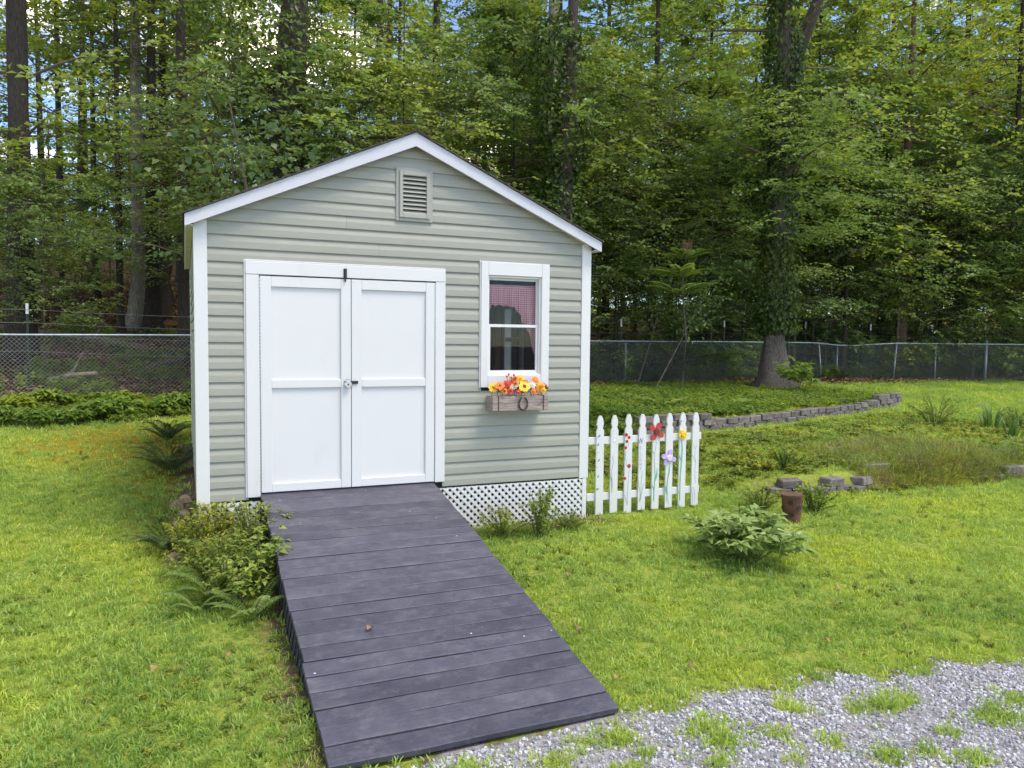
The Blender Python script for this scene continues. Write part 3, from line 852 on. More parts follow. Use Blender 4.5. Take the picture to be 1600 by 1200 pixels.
def fpx(u, v, y): return at_y(u, v, y)
FL = [(819, 604, -.20, .062, 16, 'sunyellow', 'browncentre', .022), (771, 606, -.16, .055, 13, 'sunyellow', 'orange', .018), (781, 603, -.19, .050, 14, 'orange', 'browncentre', .014), (844, 604, -.15, .055, 13, 'sunyellow', 'orange', .018),
      (793, 600, -.14, .050, 9, 'redpetal', 'redpetal', .014), (797, 611, -.19, .040, 9, 'redpetal', 'browncentre', .012), (836, 594, -.13, .045, 14, 'orange', 'orange', .018), (804, 593, -.11, .040, 12, 'orange', 'orange', .014),
      (813, 592, -.10, .045, 12, 'sunyellow', 'orange', .014), (803, 604, -.17, .038, 8, 'whitepetal', 'yellow', .010), (832, 602, -.16, .040, 8, 'whitepetal', 'yellow', .010), (849, 610, -.18, .036, 9, 'sunyellow', 'orange', .012), (788, 611, -.2, .035, 9, 'orange', 'browncentre', .012), (810, 612, -.205, .030, 8, 'redpetal', 'orange', .010), (834, 611, -.2, .032, 9, 'orange', 'orange', .01)]
for u, v, y, r, n, pm, cm, cr in FL:
    P = fpx(u, v, y)
    flower_parts(bq, P, r, n, M[pm], M[cm], cr, (-.25+R_.uniform(-.3, .3), -1, .35+R_.uniform(-.2, .3)), layers=2)
    MB().tube([(P[0], -.1, fz1-.05), (P[0], y+.02, P[2])], .003, 5).build('flower_stem', M['stem'], bq)
FLX = [(R_.uniform(766, 852), R_.uniform(596, 613), R_.uniform(-.19, -.08), R_.uniform(.024, .04), R_.choice((9, 11, 13)), R_.choice(('orange', 'sunyellow', 'redpetal', 'orange', 'redpetal')), R_.choice(('browncentre', 'orange')), .01) for _ in range(16)]
for u, v, y, rr_, n, pm, cm, cr in FLX:
    P = fpx(u, v, y); flower_parts(bq, P, rr_, n, M[pm], M[cm], cr, (R_.uniform(-.8, .5), -1, R_.uniform(.1, .9)), layers=2)
for _ in range(26):
    P = fpx(R_.uniform(764, 856), R_.uniform(604, 614), R_.uniform(-.20, -.08)); d_ = Vector((R_.uniform(-1, 1), -.6, R_.uniform(-.2, .8))).normalized(); e_ = d_.cross(Vector((0, 0, 1))).normalized()*.014; P = Vector(P)
    MB().add([P, P+d_*.03+e_, P+d_*.065, P+d_*.03-e_], [(0, 1, 2), (0, 2, 3)]).build('silk_leaf', M['leaf_bed'] if _ % 3 else M['rust'], bq)
for u, v in ((803, 586), (806, 590), (792, 588), (795, 585), (853, 602), (856, 606), (850, 600), (799, 590)):
    P = fpx(u, v, -.13); mb = MB(); mb.tube([P+np.array([0, 0, k]) for k in (-.011, -.006, .006, .011)], [.004, .011, .011, .004], 8)
    mb.build('berry', M['redpetal'], bq, smooth=True)
    MB().tube([(P[0]*.7+.3*rc, -.1, fz1-.04), tuple(P)], .002, 4).build('berry_stem', M['rust'], bq)

# ------------------------------------------------------------------ leaf batches (numpy)
def unit(a): return a/np.maximum(np.linalg.norm(a, axis=1, keepdims=True), 1e-9)
def leaf_arrays(P, d, n, L, w, fold=.18, curl=.15):
    """five vertex leaves, four triangles each"""
    d = unit(d); n = unit(n-d*np.sum(n*d, 1, keepdims=True)); s = np.cross(d, n)
    L = np.asarray(L).reshape(-1, 1); w = np.asarray(w).reshape(-1, 1)
    mid = P+d*L*.45+n*L*curl*.5
    l = P+d*L*.42+s*w*.5+n*w*fold+n*L*curl*.4; r = P+d*L*.42-s*w*.5+n*w*fold+n*L*curl*.4
    tip = P+d*L-n*L*curl*.4
    Vv = np.stack([P, l, r, mid, tip], 1).reshape(-1, 3)
    k = len(P); b = (np.arange(k)*5)[:, None]
    Fv = np.concatenate([b+np.array([[0, 2, 3]]), b+np.array([[0, 3, 1]]), b+np.array([[3, 2, 4]]), b+np.array([[3, 4, 1]])], 1).reshape(-1, 3)
    return Vv, Fv
def leaf_arrays2(P, d, n, L, w, fold=.2):
    """four vertex leaves, two triangles each, for trees"""
    d = unit(d); n = unit(n-d*np.sum(n*d, 1, keepdims=True)); s = np.cross(d, n)
    L = np.asarray(L).reshape(-1, 1); w = np.asarray(w).reshape(-1, 1)
    l = P+d*L*.45+s*w*.5+n*w*fold; r = P+d*L*.45-s*w*.5+n*w*fold; tip = P+d*L-n*L*.12
    Vv = np.stack([P, l, r, tip], 1).reshape(-1, 3)
    k = len(P); b = (np.arange(k)*4)[:, None]
    Fv = np.concatenate([b+np.array([[0, 2, 3]]), b+np.array([[0, 3, 1]])], 1).reshape(-1, 3)
    return Vv, Fv
def tri_mesh(name, parts, mat):
    Vs, Fs, o = [], [], 0
    for v, f in parts: Vs.append(v); Fs.append(f+o); o += len(v)
    Vs = np.concatenate(Vs); Fs = np.concatenate(Fs)
    me = mesh_np(name, Vs, Fs.ravel(), np.full(len(Fs), 3)); me.materials.append(mat); return me

# ------------------------------------------------------------------ trees
def trunk_mesh(seed, h, mat, bend=.25, flare=1.5, n=12):
    r = random.Random(seed); mb = MB(); pts = []; rad = []
    k = 16; ph = r.uniform(0, 6)
    for i in range(k+1):
        t = i/k; z = h*t**1.25-.35*(1-t)**6
        pts.append((bend*math.sin(t*3.2+ph)*t, bend*math.cos(t*2.4+ph*1.3)*t, z))
        rad.append(.5*((1-t)*.85+.15)*(1+(flare-1)*math.exp(-z/.45) if z < 3 else 1))
    mb.tube(pts, rad, n); 
    # uneven girth
    vs_ = []
    for j, (x, y, z) in enumerate(mb.v):
        q = j % n; i = min(j//n, k); cx_, cy_ = pts[i][0], pts[i][1]
        s = 1+.10*math.sin(q*2.1+seed)+.07*math.sin(q*5.3+i*.7)+(.25*math.exp(-max(z, 0)/.3)*math.sin(q*3.0+seed))
        vs_.append((cx_+(x-cx_)*s, cy_+(y-cy_)*s, z))
    mb.v = vs_
    me = mb.mesh('trunk', smooth=True); me.materials.append(mat); return me

def crown_mesh(seed, z0, z1, rad, nb, ncl, nleaf, leaf, mat, flat=.22, rise=.3, low_bias=1.0, trunk_r=.0):
    g = np.random.default_rng(seed); limbs = MB(); parts = []
    for i in range(nb):
        t = g.random()**low_bias; h = z0+(z1-z0)*t
        az = 2*PI*((i*.618034+g.random()*.3) % 1)
        prof = math.sin(min(1, max(.08, (1-t)*1.1+.15))*PI*.62)
        ln = rad*prof*g.uniform(.55, 1.15)
        up = rise*g.uniform(.3, 1.6)
        base = np.array([0, 0, h-ln*up*.4])
        dirh = np.array([math.cos(az), math.sin(az), 0]); side = np.array([-math.sin(az), math.cos(az), 0])
        bendv = g.uniform(-.35, .35)
        def at(s): return base+dirh*ln*s+side*ln*bendv*s*s+np.array([0, 0, ln*up*(s*.9-.25*s*s*s)])
        limbs.tube([at(s) for s in (0, .3, .6, 1.0)], [max(.012, .022*ln/2), .016*ln/2+.004, .009, .004], 5, cap=False)
        for cidx in range(ncl):
            s = .25+.8*(cidx+g.random())/ncl
            c = at(min(s, 1.05))+side*g.normal()*ln*.20*s+np.array([0, 0, g.normal()*.12*ln*flat*2])
            k = int(nleaf*g.uniform(.5, 1.3)); sz = .20*ln*g.uniform(.7, 1.2)+.16
            tw = max(3, k//9); m = 9
            ta = az+g.normal(size=tw)*1.15; td = np.stack([np.cos(ta), np.sin(ta), g.normal(size=tw)*flat*.9-.10], 1)
            to = c+g.normal(size=(tw, 3))*np.array([sz, sz, sz*flat*2.2])*.42
            tl = sz*g.uniform(.7, 1.5, tw); tn = np.array([0, 0, 1.])+g.normal(size=(tw, 3))*.30+dirh*.25
            ts = np.stack([-np.sin(ta), np.cos(ta), g.normal(size=tw)*.15], 1)
            jj = (np.arange(m)+.6)/m
            P = to[:, None, :]+td[:, None, :]*(tl[:, None]*jj)[:, :, None]-np.array([0, 0, 1.])*(tl[:, None]*jj**2*.22)[:, :, None]
            sg = np.where(np.arange(m) % 2 == 0, 1., -1.)[None, :, None]
            dd = td[:, None, :]*.55+ts[:, None, :]*sg*.85+g.normal(size=(tw, m, 3))*.22; dd[:, -1, :] = td+g.normal(size=(tw, 3))*.1
            nn = tn[:, None, :]+g.normal(size=(tw, m, 3))*.24
            P = P.reshape(-1, 3); dd = dd.reshape(-1, 3); nn = nn.reshape(-1, 3); kk = len(P)
            Ls = leaf*(g.uniform(.6, 1.3, tw)[:, None]*(1.15-.45*jj)[None, :]*g.uniform(.8, 1.15, (tw, m))).ravel()
            parts.append(leaf_arrays2(P, dd, nn, Ls, Ls*g.uniform(.55, .82, kk)))
            for q_ in range(0, tw, 3): limbs.tube([to[q_], to[q_]+td[q_]*tl[q_]*.9-np.array([0, 0, tl[q_]*.16])], [.005, .002], 3, cap=False)
            if cidx % 2 == 0:
                limbs.tube([at(min(s, 1)*.8), c], [.008, .003], 4, cap=False)
    cm = tri_mesh('crown', parts, mat)
    lm = limbs.mesh('branch'); lm.materials.append(M['twig'])
    return cm, lm

TR = [trunk_mesh(1, 19, M['bark']), trunk_mesh(2, 20, M['bark'], .5), trunk_mesh(3, 18, M['bark'], .35, 1.7)]
TRP = trunk_mesh(4, 19, M['bark_pale'], .15, 1.9)
TRR = trunk_mesh(5, 19, M['bark_red'], .3, 1.5)
SAP = [trunk_mesh(6, 7, M['bark'], .4, 1.2, 7), trunk_mesh(7, 6.5, M['twig'], .6, 1.2, 7)]
CR = [crown_mesh(21+i, 5.0, 15, 3.7, 34, 6, 30, .18, M['leaf_top'], .35, .35, .9) for i in range(4)]
CRL = [crown_mesh(31+i, 3.0, 14.5, 3.3, 42, 6, 32, .18, M['leaf_top'], .3, .3, 1.0) for i in range(3)]
UN2 = [crown_mesh(46+i, .35, 4.8, 2.3, 34, 5, 52, .108, M['leaf_under'], .2, .2, 1.0) for i in range(2)]
UN = [crown_mesh(41+i, 1.3+.3*i, 6.8, 2.5, 30, 5, 58, .108, M['leaf_under'], .16, .22, 1.0) for i in range(4)]

CB = [crown_mesh(51+i, .5, 12, 3.6, 52, 6, 30, .22, M['leaf_far'], .35, .3, 1.0) for i in range(2)]
CS = [crown_mesh(56+i, 4.2, 15, 3.5, 26, 5, 24, .17, M['leaf_top'], .3, .35, .8) for i in range(3)]
FXY = [(-14, 8.3), (-2.9, 9.3), (9.5, 10.35), (14, 10.9), (19, 11.2), (20.9, 10.6), (23.4, 9.75), (26, 9.2), (32, 8.2)]
def tree(x, y, dia, trunk, crown, label, cat='tree', group=None, name='forest_tree', rz=None, cs=1.0, zs=1.0, lean=(0, 0)):
    z = gz(x, y)
    t = thing(name, (x, y, z-.03), label, cat, group, R_.uniform(0, 6.28) if rz is None else rz)
    t.rotation_euler[0] = lean[0]; t.rotation_euler[1] = lean[1]
    link_mesh('trunk', trunk, t, scale=(dia, dia, zs))
    if crown:
        c_ = link_mesh('crown', crown[0], t, scale=(cs, cs, zs))
        tag(link_mesh('branch', crown[1], c_), kind='stuff')
    return t
def gp(u, D):       # ground point below a picture column at a given depth
    p = at_d(u, 560, D); return p[0], p[1]
DEEP = 'trees deep in the woods'
def utree(u, D, dia, trunk, crown, label, **k):
    x, y = gp(u, D); return tree(x, y, dia, trunk, crown, label, **k)
# trunks that can be told apart
utree(34, 17.5, .66, TR[0], CS[0], 'thickest dark trunk at the far left behind the wire fence', name='oak_tree', rz=.4)
utree(100, 24, .24, TR[1], CS[1], 'slender dark trunk just right of the thickest left trunk')
utree(152, 26, .22, TR[2], CS[2], 'slim straight trunk left of the paired grey trunks')
utree(190, 21, .20, TR[0], CS[0], 'thin dark trunk directly left of the paired grey trunks')
utree(218, 22.5, .46, TRP, CS[1], 'left one of the paired pale grey trunks left of the shed', rz=1.)
utree(241, 22.0, .40, TR[2], CS[2], 'right one of the paired grey trunks left of the shed')
utree(266, 26, .24, TR[1], CS[0], 'narrow trunk between paired trunks and the shed eave')
utree(291, 20.5, .38, TR[0], CS[1], 'dark trunk standing right at the left eave of the shed')
utree(72, 30, .30, TR[2], CS[2], 'distant trunk between the thickest and the slender left trunks')
utree(680, 25, .42, TR[1], CS[0], 'bare straight trunk rising just right of the roof ridge', rz=2.)
utree(858, 21, .48, TRP, CR[2], 'vine-hung tall trunk above the right roof slope')
utree(1268, 24.8, .13, TR[1], CRL[1], 'thin pole-like trunk just right of the ivy-clad oak')
utree(1318, 24.5, .16, TR[2], CRL[2], 'slim trunk between ivy-clad oak and reddish trunk')
utree(1407, 26, .42, TRR, CR[0], 'reddish-brown trunk behind the sagging fence at right')
utree(1512, 31, .44, TRP, CR[3], 'pale grey trunk high at upper right above the thicket')
utree(1572, 26, .28, TR[0], CRL[0], 'grey trunk behind the fence near the right picture edge')
utree(1015, 24, .30, TR[2], CRL[1], 'dark trunk right of the shed behind the leaning saplings')
utree(945, 27, .30, TR[0], CR[1], 'dark trunk close to the right eave of the shed')
# ivy-clad oak
ox, oy = gp(1209, 19.6)
TRO = trunk_mesh(14, 19, M['bark_oak'], .12, 2.1, 16)
oak = tree(ox, oy, .56, TRO, CR[1], 'big oak with pale flared foot and ivy-covered trunk before the fence', name='ivy_clad_oak', rz=.0, cs=.9)
g = np.random.default_rng(5); k = 9500
zz = 1.55+9.4*g.random(k)**1.35; az = g.random(k)*2*PI; rr = .27+.17*g.random(k)+.09*np.sin(az*2+zz*1.3)+.06*np.sin(zz*3.1)+.10*np.sin(zz*1.9+az)*np.sin(zz*.8)+.22*g.random(k)**5
P = np.stack([rr*np.cos(az), rr*np.sin(az), zz], 1); nn = np.stack([np.cos(az), np.sin(az), .5+0*az], 1)+g.normal(size=(k, 3))*.3
dd = np.stack([-np.sin(az)*g.normal(size=k)*.5, np.cos(az)*g.normal(size=k)*.5, -1+.3*g.normal(size=k)], 1)
tag(link_mesh('leafy_bough', UN[1][0], oak, (-.2, -.3, 2.6), (0, 0, 2.1), (.95, .95, .75)), kind='stuff')
link_mesh('ivy', tri_mesh('ivy', [leaf_arrays2(P, dd+g.normal(size=(k, 3))*.35, nn+g.normal(size=(k, 3))*.3, .12*g.uniform(.45, 1.3, k), .095*g.uniform(.5, 1.1, k))], M['leaf_ivy']), oak)
MB().tube([(0, 0, 7.6), (.5, -.1, 8.8), (1.3, -.1, 10.6), (2.2, .1, 12.5)], [.2, .17, .13, .1], 8).build('limb', M['bark'], None).parent = oak

# ivy on the dark masses left and right of the ridge
def ivy_column(u, D, z0, z1, r0, k, label, mat='leaf_ivy', leaf=.12):
    x, y = gp(u, D); t = thing('ivy_clad_snag', (x, y, gz(x, y)-.03), label, 'tree')
    link_mesh('trunk', TR[1], t, scale=(r0*1.1, r0*1.1, .7))
    zz = z0+(z1-z0)*g.random(k); az = g.random(k)*2*PI; rr = r0*(.55+.6*g.random(k)+.35*np.sin(zz*1.4+az)+.2*np.sin(zz*3.3))
    P = np.stack([rr*np.cos(az), rr*np.sin(az), zz], 1); nn = np.stack([np.cos(az), np.sin(az), .6+0*az], 1)+g.normal(size=(k, 3))*.35
    dd = g.normal(size=(k, 3))*.6+np.array([0, 0, -.8])
    link_mesh('ivy', tri_mesh('ivy', [leaf_arrays2(P, dd, nn, leaf*g.uniform(.6, 1.3, k), leaf*.8*g.uniform(.7, 1.1, k))], M[mat]), t)
ivy_column(430, 17, 2.0, 10.5, 1.15, 7500, 'dark column of ivy over the left half of the roof')
ivy_column(870, 18.5, 1.5, 9.0, .55, 4000, 'ivy-wrapped trunk above the right roof slope')
ivy_column(300, 30, 1.5, 12, .7, 3500, 'far ivy-wrapped trunk above the left eave')

# understory along the forest edge, each placed where its leaves mass in the photo
UL = [(-70, 15.5, 0, .8), (70, 16.5, 1, .62), (130, 19, 2, .6), (30, 22, 2, .7), (300, 21, 0, .9), (370, 16.5, 3, 1.2), (470, 15.5, 1, 1.25), (560, 16, 2, 1.25), (630, 18, 0, 1.2), (740, 17, 3, 1.2),
      (800, 20, 1, 1.4), (900, 17.5, 2, 1.2), (960, 20.5, 0, 1.1), (1010, 20.2, 1, .95), (1075, 19.6, 3, 1.05), (1110, 22, 2, 1.3), (1160, 23, 0, 1.2), (1290, 21, 1, 1.1), (1345, 20.5, 2, 1.1), (1400, 23, 3, 1.3),
      (1460, 22, 0, 1.2), (1520, 23.5, 1, 1.2), (1580, 22, 2, 1.25), (1640, 24, 3, 1.3), (1700, 22, 1, 1.3), (1240, 25, 2, 1.5), (1370, 27, 1, 1.6), (1490, 28, 3, 1.6), (1610, 29, 0, 1.7), (1040, 27, 3, 1.6), (880, 26, 1, 1.6), (720, 24, 2, 1.5), (-20, 19, 3, .7), (60, 21, 0, .62), (120, 23, 1, .7), (175, 25, 3, .7), (250, 25, 2, .75), (10, 27, 1, .8),
      (1055, 21, 4, .9), (1110, 23.5, 5, .9), (1165, 25, 4, 1.0), (1300, 26, 5, 1.0), (1355, 26.5, 4, 1.1), (1440, 26, 5, 1.05), (1495, 26.5, 4, 1.1), (1545, 26, 5, 1.1), (1600, 27, 4, 1.2), (1650, 26, 5, 1.2), (965, 21.5, 5, .8), (1130, 33, 4, 1.3), (1190, 35, 5, 1.4), (1240, 32, 4, 1.3), (1290, 36, 5, 1.4), (1335, 34, 4, 1.4), (1385, 36, 5, 1.4), (1430, 33, 4, 1.3), (1490, 36, 5, 1.5), (1550, 34, 4, 1.4), (1020, 34, 5, 1.3), (1075, 36, 4, 1.4), (950, 34, 5, 1.3), (1186, 20.6, 0, .95), (1232, 21.4, 1, 1.15)]
ULAB = ['low leafy understory tree spreading over the fence line', ]
for j, (u, D, k, s) in enumerate(UL):
    x, y = gp(u, D)
    while y < float(np.interp(x, [p[0] for p in FXY], [p[1] for p in FXY]))+.9:
        D += .3; x, y = gp(u, D)
    side_ = 0 if u < 300 else 1 if u < 925 else 2
    tree(x, y, .085*s, SAP[j % 2], (UN+UN2)[k], ('leafy young tree between the trunks left of the shed', 'leafy young tree massed behind the shed roof', 'leafy young tree in the thicket behind the right-hand fence')[side_], group=('young trees left of the shed', 'young trees behind the roof', 'young trees behind the right fence')[side_], name='understory_tree', cs=s*R_.uniform(.9, 1.1), zs=s*R_.uniform(.9, 1.15))
# canopy and far trees
placed = []
def far_trees(n, u0, u1, d0, d1, dmin, low, z_=1.0):
    c_ = 0; tries = 0
    while c_ < n and tries < n*60:
        tries += 1
        u = R_.uniform(u0, u1); D = R_.uniform(d0, d1); x, y = gp(u, D)
        if y < 13 or any((x-a)**2+(y-b)**2 < dmin**2 for a, b in placed): continue
        placed.append((x, y)); c_ += 1
        sd = 0 if u < 450 else 1 if u < 900 else 2
        tree(x, y, R_.uniform(.2, .45), R_.choice(TR), R_.choice(low), ('tall tree deep in the woods left of the shed', 'tall tree deep in the woods above the shed roof', 'tall tree deep in the woods right of the shed')[sd], group=DEEP+(' at left', ' above the roof', ' at right')[sd], cs=R_.uniform(.85, 1.15), zs=z_*R_.uniform(.85, 1.15))
far_trees(10, -250, 620, 24, 40, 3.2, CS)
far_trees(4, 250, 640, 28, 40, 3.0, CRL, 1.0)
far_trees(20, 560, 1900, 26, 42, 3.2, CRL)
far_trees(16, -300, 600, 40, 62, 3.2, CB, .62)
far_trees(10, -700, -260, 20, 42, 3.4, CRL, 1.0)
far_trees(24, 500, 2000, 40, 62, 3.4, CB, 1.1)
far_trees(16, 780, 1950, 27, 44, 2.6, CRL, 1.25)
far_trees(22, 520, 2050, 62, 78, 3.2, CB, 1.2)
far_trees(10, -350, 560, 60, 80, 3.2, CB, .6)

# broad-leaved vine spray above the left roof slope
vx, vy = gp(388, 14.0)
vine = thing('broadleaf_sapling', (vx, vy, gz(vx, vy)-.02), 'sapling with big round leaves hanging above the left eave', 'sapling')
pts = [(0, 0, 0), (.1, 0, 2), (0, .1, 4), (-.3, 0, 5.6)]
MB().tube([np.array(p)+wloc(vine) for p in pts], [.05, .04, .03, .01], 6).build('trunk', M['twig'], vine)
k = 230; P = np.stack([g.normal(size=k)*.62, g.normal(size=k)*.5, 3.75+g.random(k)*1.7], 1); dd = g.normal(size=(k, 3))*.7+np.array([0, -.2, -.6]); nn = np.array([-.1, -.8, .8])+g.normal(size=(k, 3))*.35
link_mesh('crown', tri_mesh('crown', [leaf_arrays(P, dd, nn, g.uniform(.10, .19, k), g.uniform(.09, .16, k), .1, .2)], M['leaf_vine']), vine)
# two bare leaning saplings right of the shed
for (u0, v0, u1, v1, D, lab) in ((996, 545, 1046, 425, 19.3, 'thin leafy-topped sapling leaning right behind the chain-link fence'), (1022, 592, 1112, 440, 18.3, 'longer thin sapling leaning far right across the fence')):
    a = at_d(u0, v0, D); a[2] = gz(a[0], a[1]); b = at_d(u1, v1, D+.6)
    t = thing('leaning_sapling', a, lab, 'sapling')
    MB().tube([a, a*.6+b*.4+np.array([.04, 0, .06]), b], [.018, .014, .005], 6).build('stem', M['twig'], t)
    MB().tube([a*.5+b*.5, a*.35+b*.65+np.array([-.25, 0, .45])], [.010, .004], 5).build('branch', M['twig'], t)
    k = 260; tt = .55+.6*g.random((k, 1)); P = a*(1-tt)+b*tt+g.normal(size=(k, 3))*np.array([.32, .25, .16])-a
    link_mesh('crown', tri_mesh('crown', [leaf_arrays2(P, g.normal(size=(k, 3))*np.array([1, 1, .4])+np.array([0, 0, -.4]), np.array([0, 0, 1.])+g.normal(size=(k, 3))*.35, g.uniform(.08, .15, k), g.uniform(.045, .08, k))], M['leaf_under']), t)

# fallen logs and dead wood
LOGS = [((0, 508, 20), (292, 500, 19.0), .16, 'log', 'long dark fallen log lying across the left woods'), ((215, 506, 17.2), (288, 486, 17.6), .07, 'log', 'crooked dead branch propped on the log beside the shed'), ((60, 560, 15.8), (150, 545, 15.4), .06, 'deadpale', 'pale broken branch behind the left chain-link fence'),
        ((1315, 580, 26), (1368, 570, 26.3), .09, 'deadpale', 'pale fallen log in the woods behind the sagging fence'), ((1120, 505, 27), (1190, 560, 24), .07, 'log', 'dead branch slanting down left of the ivy-clad oak'), ((940, 520, 24), (1080, 512, 25), .1, 'log', 'dark fallen log in the woods right of the shed')]
for (a, b, r, m_, lab) in LOGS:
    A = at_d(*a); B = at_d(*b); A[2] = gz(A[0], A[1])+r*.7; B[2] = gz(B[0], B[1])+r*.7+(.35 if r < .1 else 0)
    t = thing('fallen_log', (A+B)/2, lab, 'log'); Mid = (A+B)/2+np.array([.05, .1, .06])
    MB().tube([A, A*.7+B*.3+np.array([0, .05, .04]), Mid, B], [r*1.1, r, r*.95, r*.6], 9).build('log', M[m_], t, smooth=True)
    MB().tube([Mid, Mid+np.array([.25, -.1, .5])], [r*.4, r*.15], 6).build('broken_branch', M[m_], t)

# ------------------------------------------------------------------ chain link fence
FENCE = [(-12, 8.3), (-6, 8.95), (-2.9, 9.3), (0.2, 9.6), (3.5, 9.9), (9.5, 10.35), (14, 10.9), (19, 11.2), (20.9, 10.6), (23.4, 9.75), (26, 9.2), (32, 8.2)]
cl = thing('chain_link_fence', (5, 10, .2), 'galvanised chain-link fence with top rail along the edge of the woods', 'fence')
def top_z(x): return 1.425+np.interp(x, [-12, -3, 0, 9, 14, 18, 19.3, 20.8, 22, 32], [.04, .0, .03, 0, .02, .02, -.07, .03, .03, .05])
def fence_pt(s_):
    return None
dens = []
for (xa, ya), (xb, yb) in zip(FENCE[:-1], FENCE[1:]):
    L = math.hypot(xb-xa, yb-ya); n = max(2, int(L/.4))
    for i in range(n): dens.append((xa+(xb-xa)*i/n, ya+(yb-ya)*i/n))
dens.append(FENCE[-1])
MB().tube([(x, y, top_z(x)) for x, y in dens], .021, 7).build('top_rail', M['galv'], cl, smooth=True)
arc = np.concatenate([[0], np.cumsum(np.hypot(np.diff([p[0] for p in dens]), np.diff([p[1] for p in dens])))])
dx_, dy_ = np.array([p[0] for p in dens]), np.array([p[1] for p in dens])
def fpos(s): return np.interp(s, arc, dx_), np.interp(s, arc, dy_)
wm = MB(); pitchw = .078; s = 0.0; smax = arc[-1]
while s < smax:
    x0, y0 = fpos(s)
    if not (1.2 < x0 < 6.5):
        hgt = top_z(x0)-gz(x0, y0)
        for sg in (1, -1):
            s1 = min(max(s+sg*hgt, 0), smax); x1, y1 = fpos(s1)
            xm, ym = fpos((s+s1)/2)
            wm.tube([(x0, y0-.01*sg, top_z(x0)), (xm, ym-.012*sg, (top_z(x0)+gz(x1, y1))/2), (x1, y1-.01*sg, gz(x1, y1)+.03)], .0032, 3, cap=False)
    s += pitchw
tag(wm.build('wire_mesh', M['wire'], cl), kind='stuff')
for u, D in ((980, 20.0), (1277, 24.6), (1400, 24.4), (1472, 24.6), (1545, 24.3), (1320, 24.6)):
    best = min(range(len(dens)), key=lambda i: abs(((dens[i][0]-CAM[0])*cR0[0]+(dens[i][1]-CAM[1])*cR0[1])/((dens[i][0]-CAM[0])*cF[0]+(dens[i][1]-CAM[1])*cF[1])*FPX+800-u))
    x, y = dens[best]; b = gz(x, y)
    r = .036 if u == 1545 else .024
    lean = .16 if u == 1277 else (-.10 if u == 1400 else 0)
    p_ = MB().tube([(x+lean, y+.03, b-.05), (x, y+.03, top_z(x)+(.10 if u == 1545 else .0))], r, 10).build('fence_post', M['galv'], cl, smooth=True)
    MB().tube([(x, y+.03, top_z(x)+(.10 if u == 1545 else .0)), (x, y+.03, top_z(x)+(.13 if u == 1545 else .03))], [r*1.15, r*.5], 10).build('post_cap', M['galv'], p_)
for x in (-9, -5.8):
    y = float(np.interp(x, dx_, dy_)); MB().tube([(x, y+.03, gz(x, y)-.05), (x, y+.03, top_z(x))], .024, 10).build('fence_post', M['galv'], cl, smooth=True)

# wire fence on T-posts just behind it
wfz = thing('wire_fence', (5, 10.8, .2), 'dark green steel T-post fence with white tips and strands of wire', 'fence')
TP = [(42, 474, 15.2), (971, 498, 20.3), (1132, 500, 22.6), (1259, 503, 25), (1361, 506, 25.4), (1457, 508, 25.4), (1540, 506, 25.2)]
tops = []
for u, v, D in TP:
    p = at_d(u, v, D); b = gz(p[0], p[1]); tops.append(p)
    x, y, zt = p
    o_ = MB().box(x-.022, x+.022, y-.004, y+.004, b-.05, zt-.21).box(x-.004, x+.004, y+.0045, y+.032, b-.05, zt-.21).build('t_post', M['tpost'], wfz)
    MB().box(x-.026, x+.026, y-.006, y+.006, zt-.21, zt, .002).box(x-.006, x+.006, y+.0065, y+.034, zt-.21, zt).build('post_tip', M['white'], o_)
ext = [np.array([-12, 9.2, 1.95])] + tops[:1] + [np.array([1.0, 10.2, 1.95])] + tops[1:] + [np.array([33, 8.9, 2.1])]
for dz in (.12, .38, .62, .95):
    pts = []
    for a, b in zip(ext[:-1], ext[1:]):
        for t in (0, .25, .5, .75): 
            q = a*(1-t)+b*t; pts.append((q[0], q[1]-.01, q[2]-dz-.25*0-.10*t*(1-t)))
    MB().tube(pts, .0035, 4).build('wire_strand', M['wire'], wfz)

# ------------------------------------------------------------------ retaining walls
def block_mesh(seed, l, h, d):
    mb = MB(); mb.box(-l/2, l/2, -d/2, d/2, -h/2, h/2, .012)
    r = random.Random(seed)
    mb.v = [(x+r.uniform(-.006, .006), y+r.uniform(-.008, .008), z+r.uniform(-.004, .004)) for x, y, z in mb.v]
    me = mb.mesh('block'); me.materials.append(M['block']); return me
BL = [block_mesh(s, .29, .104, .17) for s in range(6)]
def poly_arc(line):
    a = np.array(line); L = np.concatenate([[0], np.cumsum(np.hypot(*np.diff(a, axis=0).T))]); return a, L
def wall_course(line, z_of, k0, parent, s0=0, s1=None, off=0.0, skip=0.0, step=.302):
    a, L = poly_arc(line); s = s0+off; s1 = s1 or L[-1]; base = wloc(parent)
    while s < s1:
        x = np.interp(s, L, a[:, 0]); y = np.interp(s, L, a[:, 1]); x2 = np.interp(s+.05, L, a[:, 0]); y2 = np.interp(s+.05, L, a[:, 1])
        if R_.random() > skip:
            link_mesh('block', R_.choice(BL), parent, (x-base[0]+R_.uniform(-.008, .008), y-base[1]+R_.uniform(-.015, .015), z_of(x, y, s)-base[2]), (R_.uniform(-.02, .02), R_.uniform(-.025, .025), math.atan2(y2-y, x2-x)+R_.uniform(-.04, .04)), (R_.uniform(.92, 1.0), 1, 1))
        s += step
ra = thing('retaining_wall', (11, 4.2, -.1), 'long low curved wall of grey concrete blocks edging the upper bed', 'wall')
def za(k): return lambda x, y, s: gz(x, y-.35)+.06+.103*k
wall_course(WALL_A, za(0), 0, ra); wall_course(WALL_A, za(1), 0, ra, off=.15); wall_course(WALL_A, za(2), 0, ra, s1=1.3, off=.05)
wall_course(WALL_A, za(2), 0, ra, s0=7.3, s1=8.4)
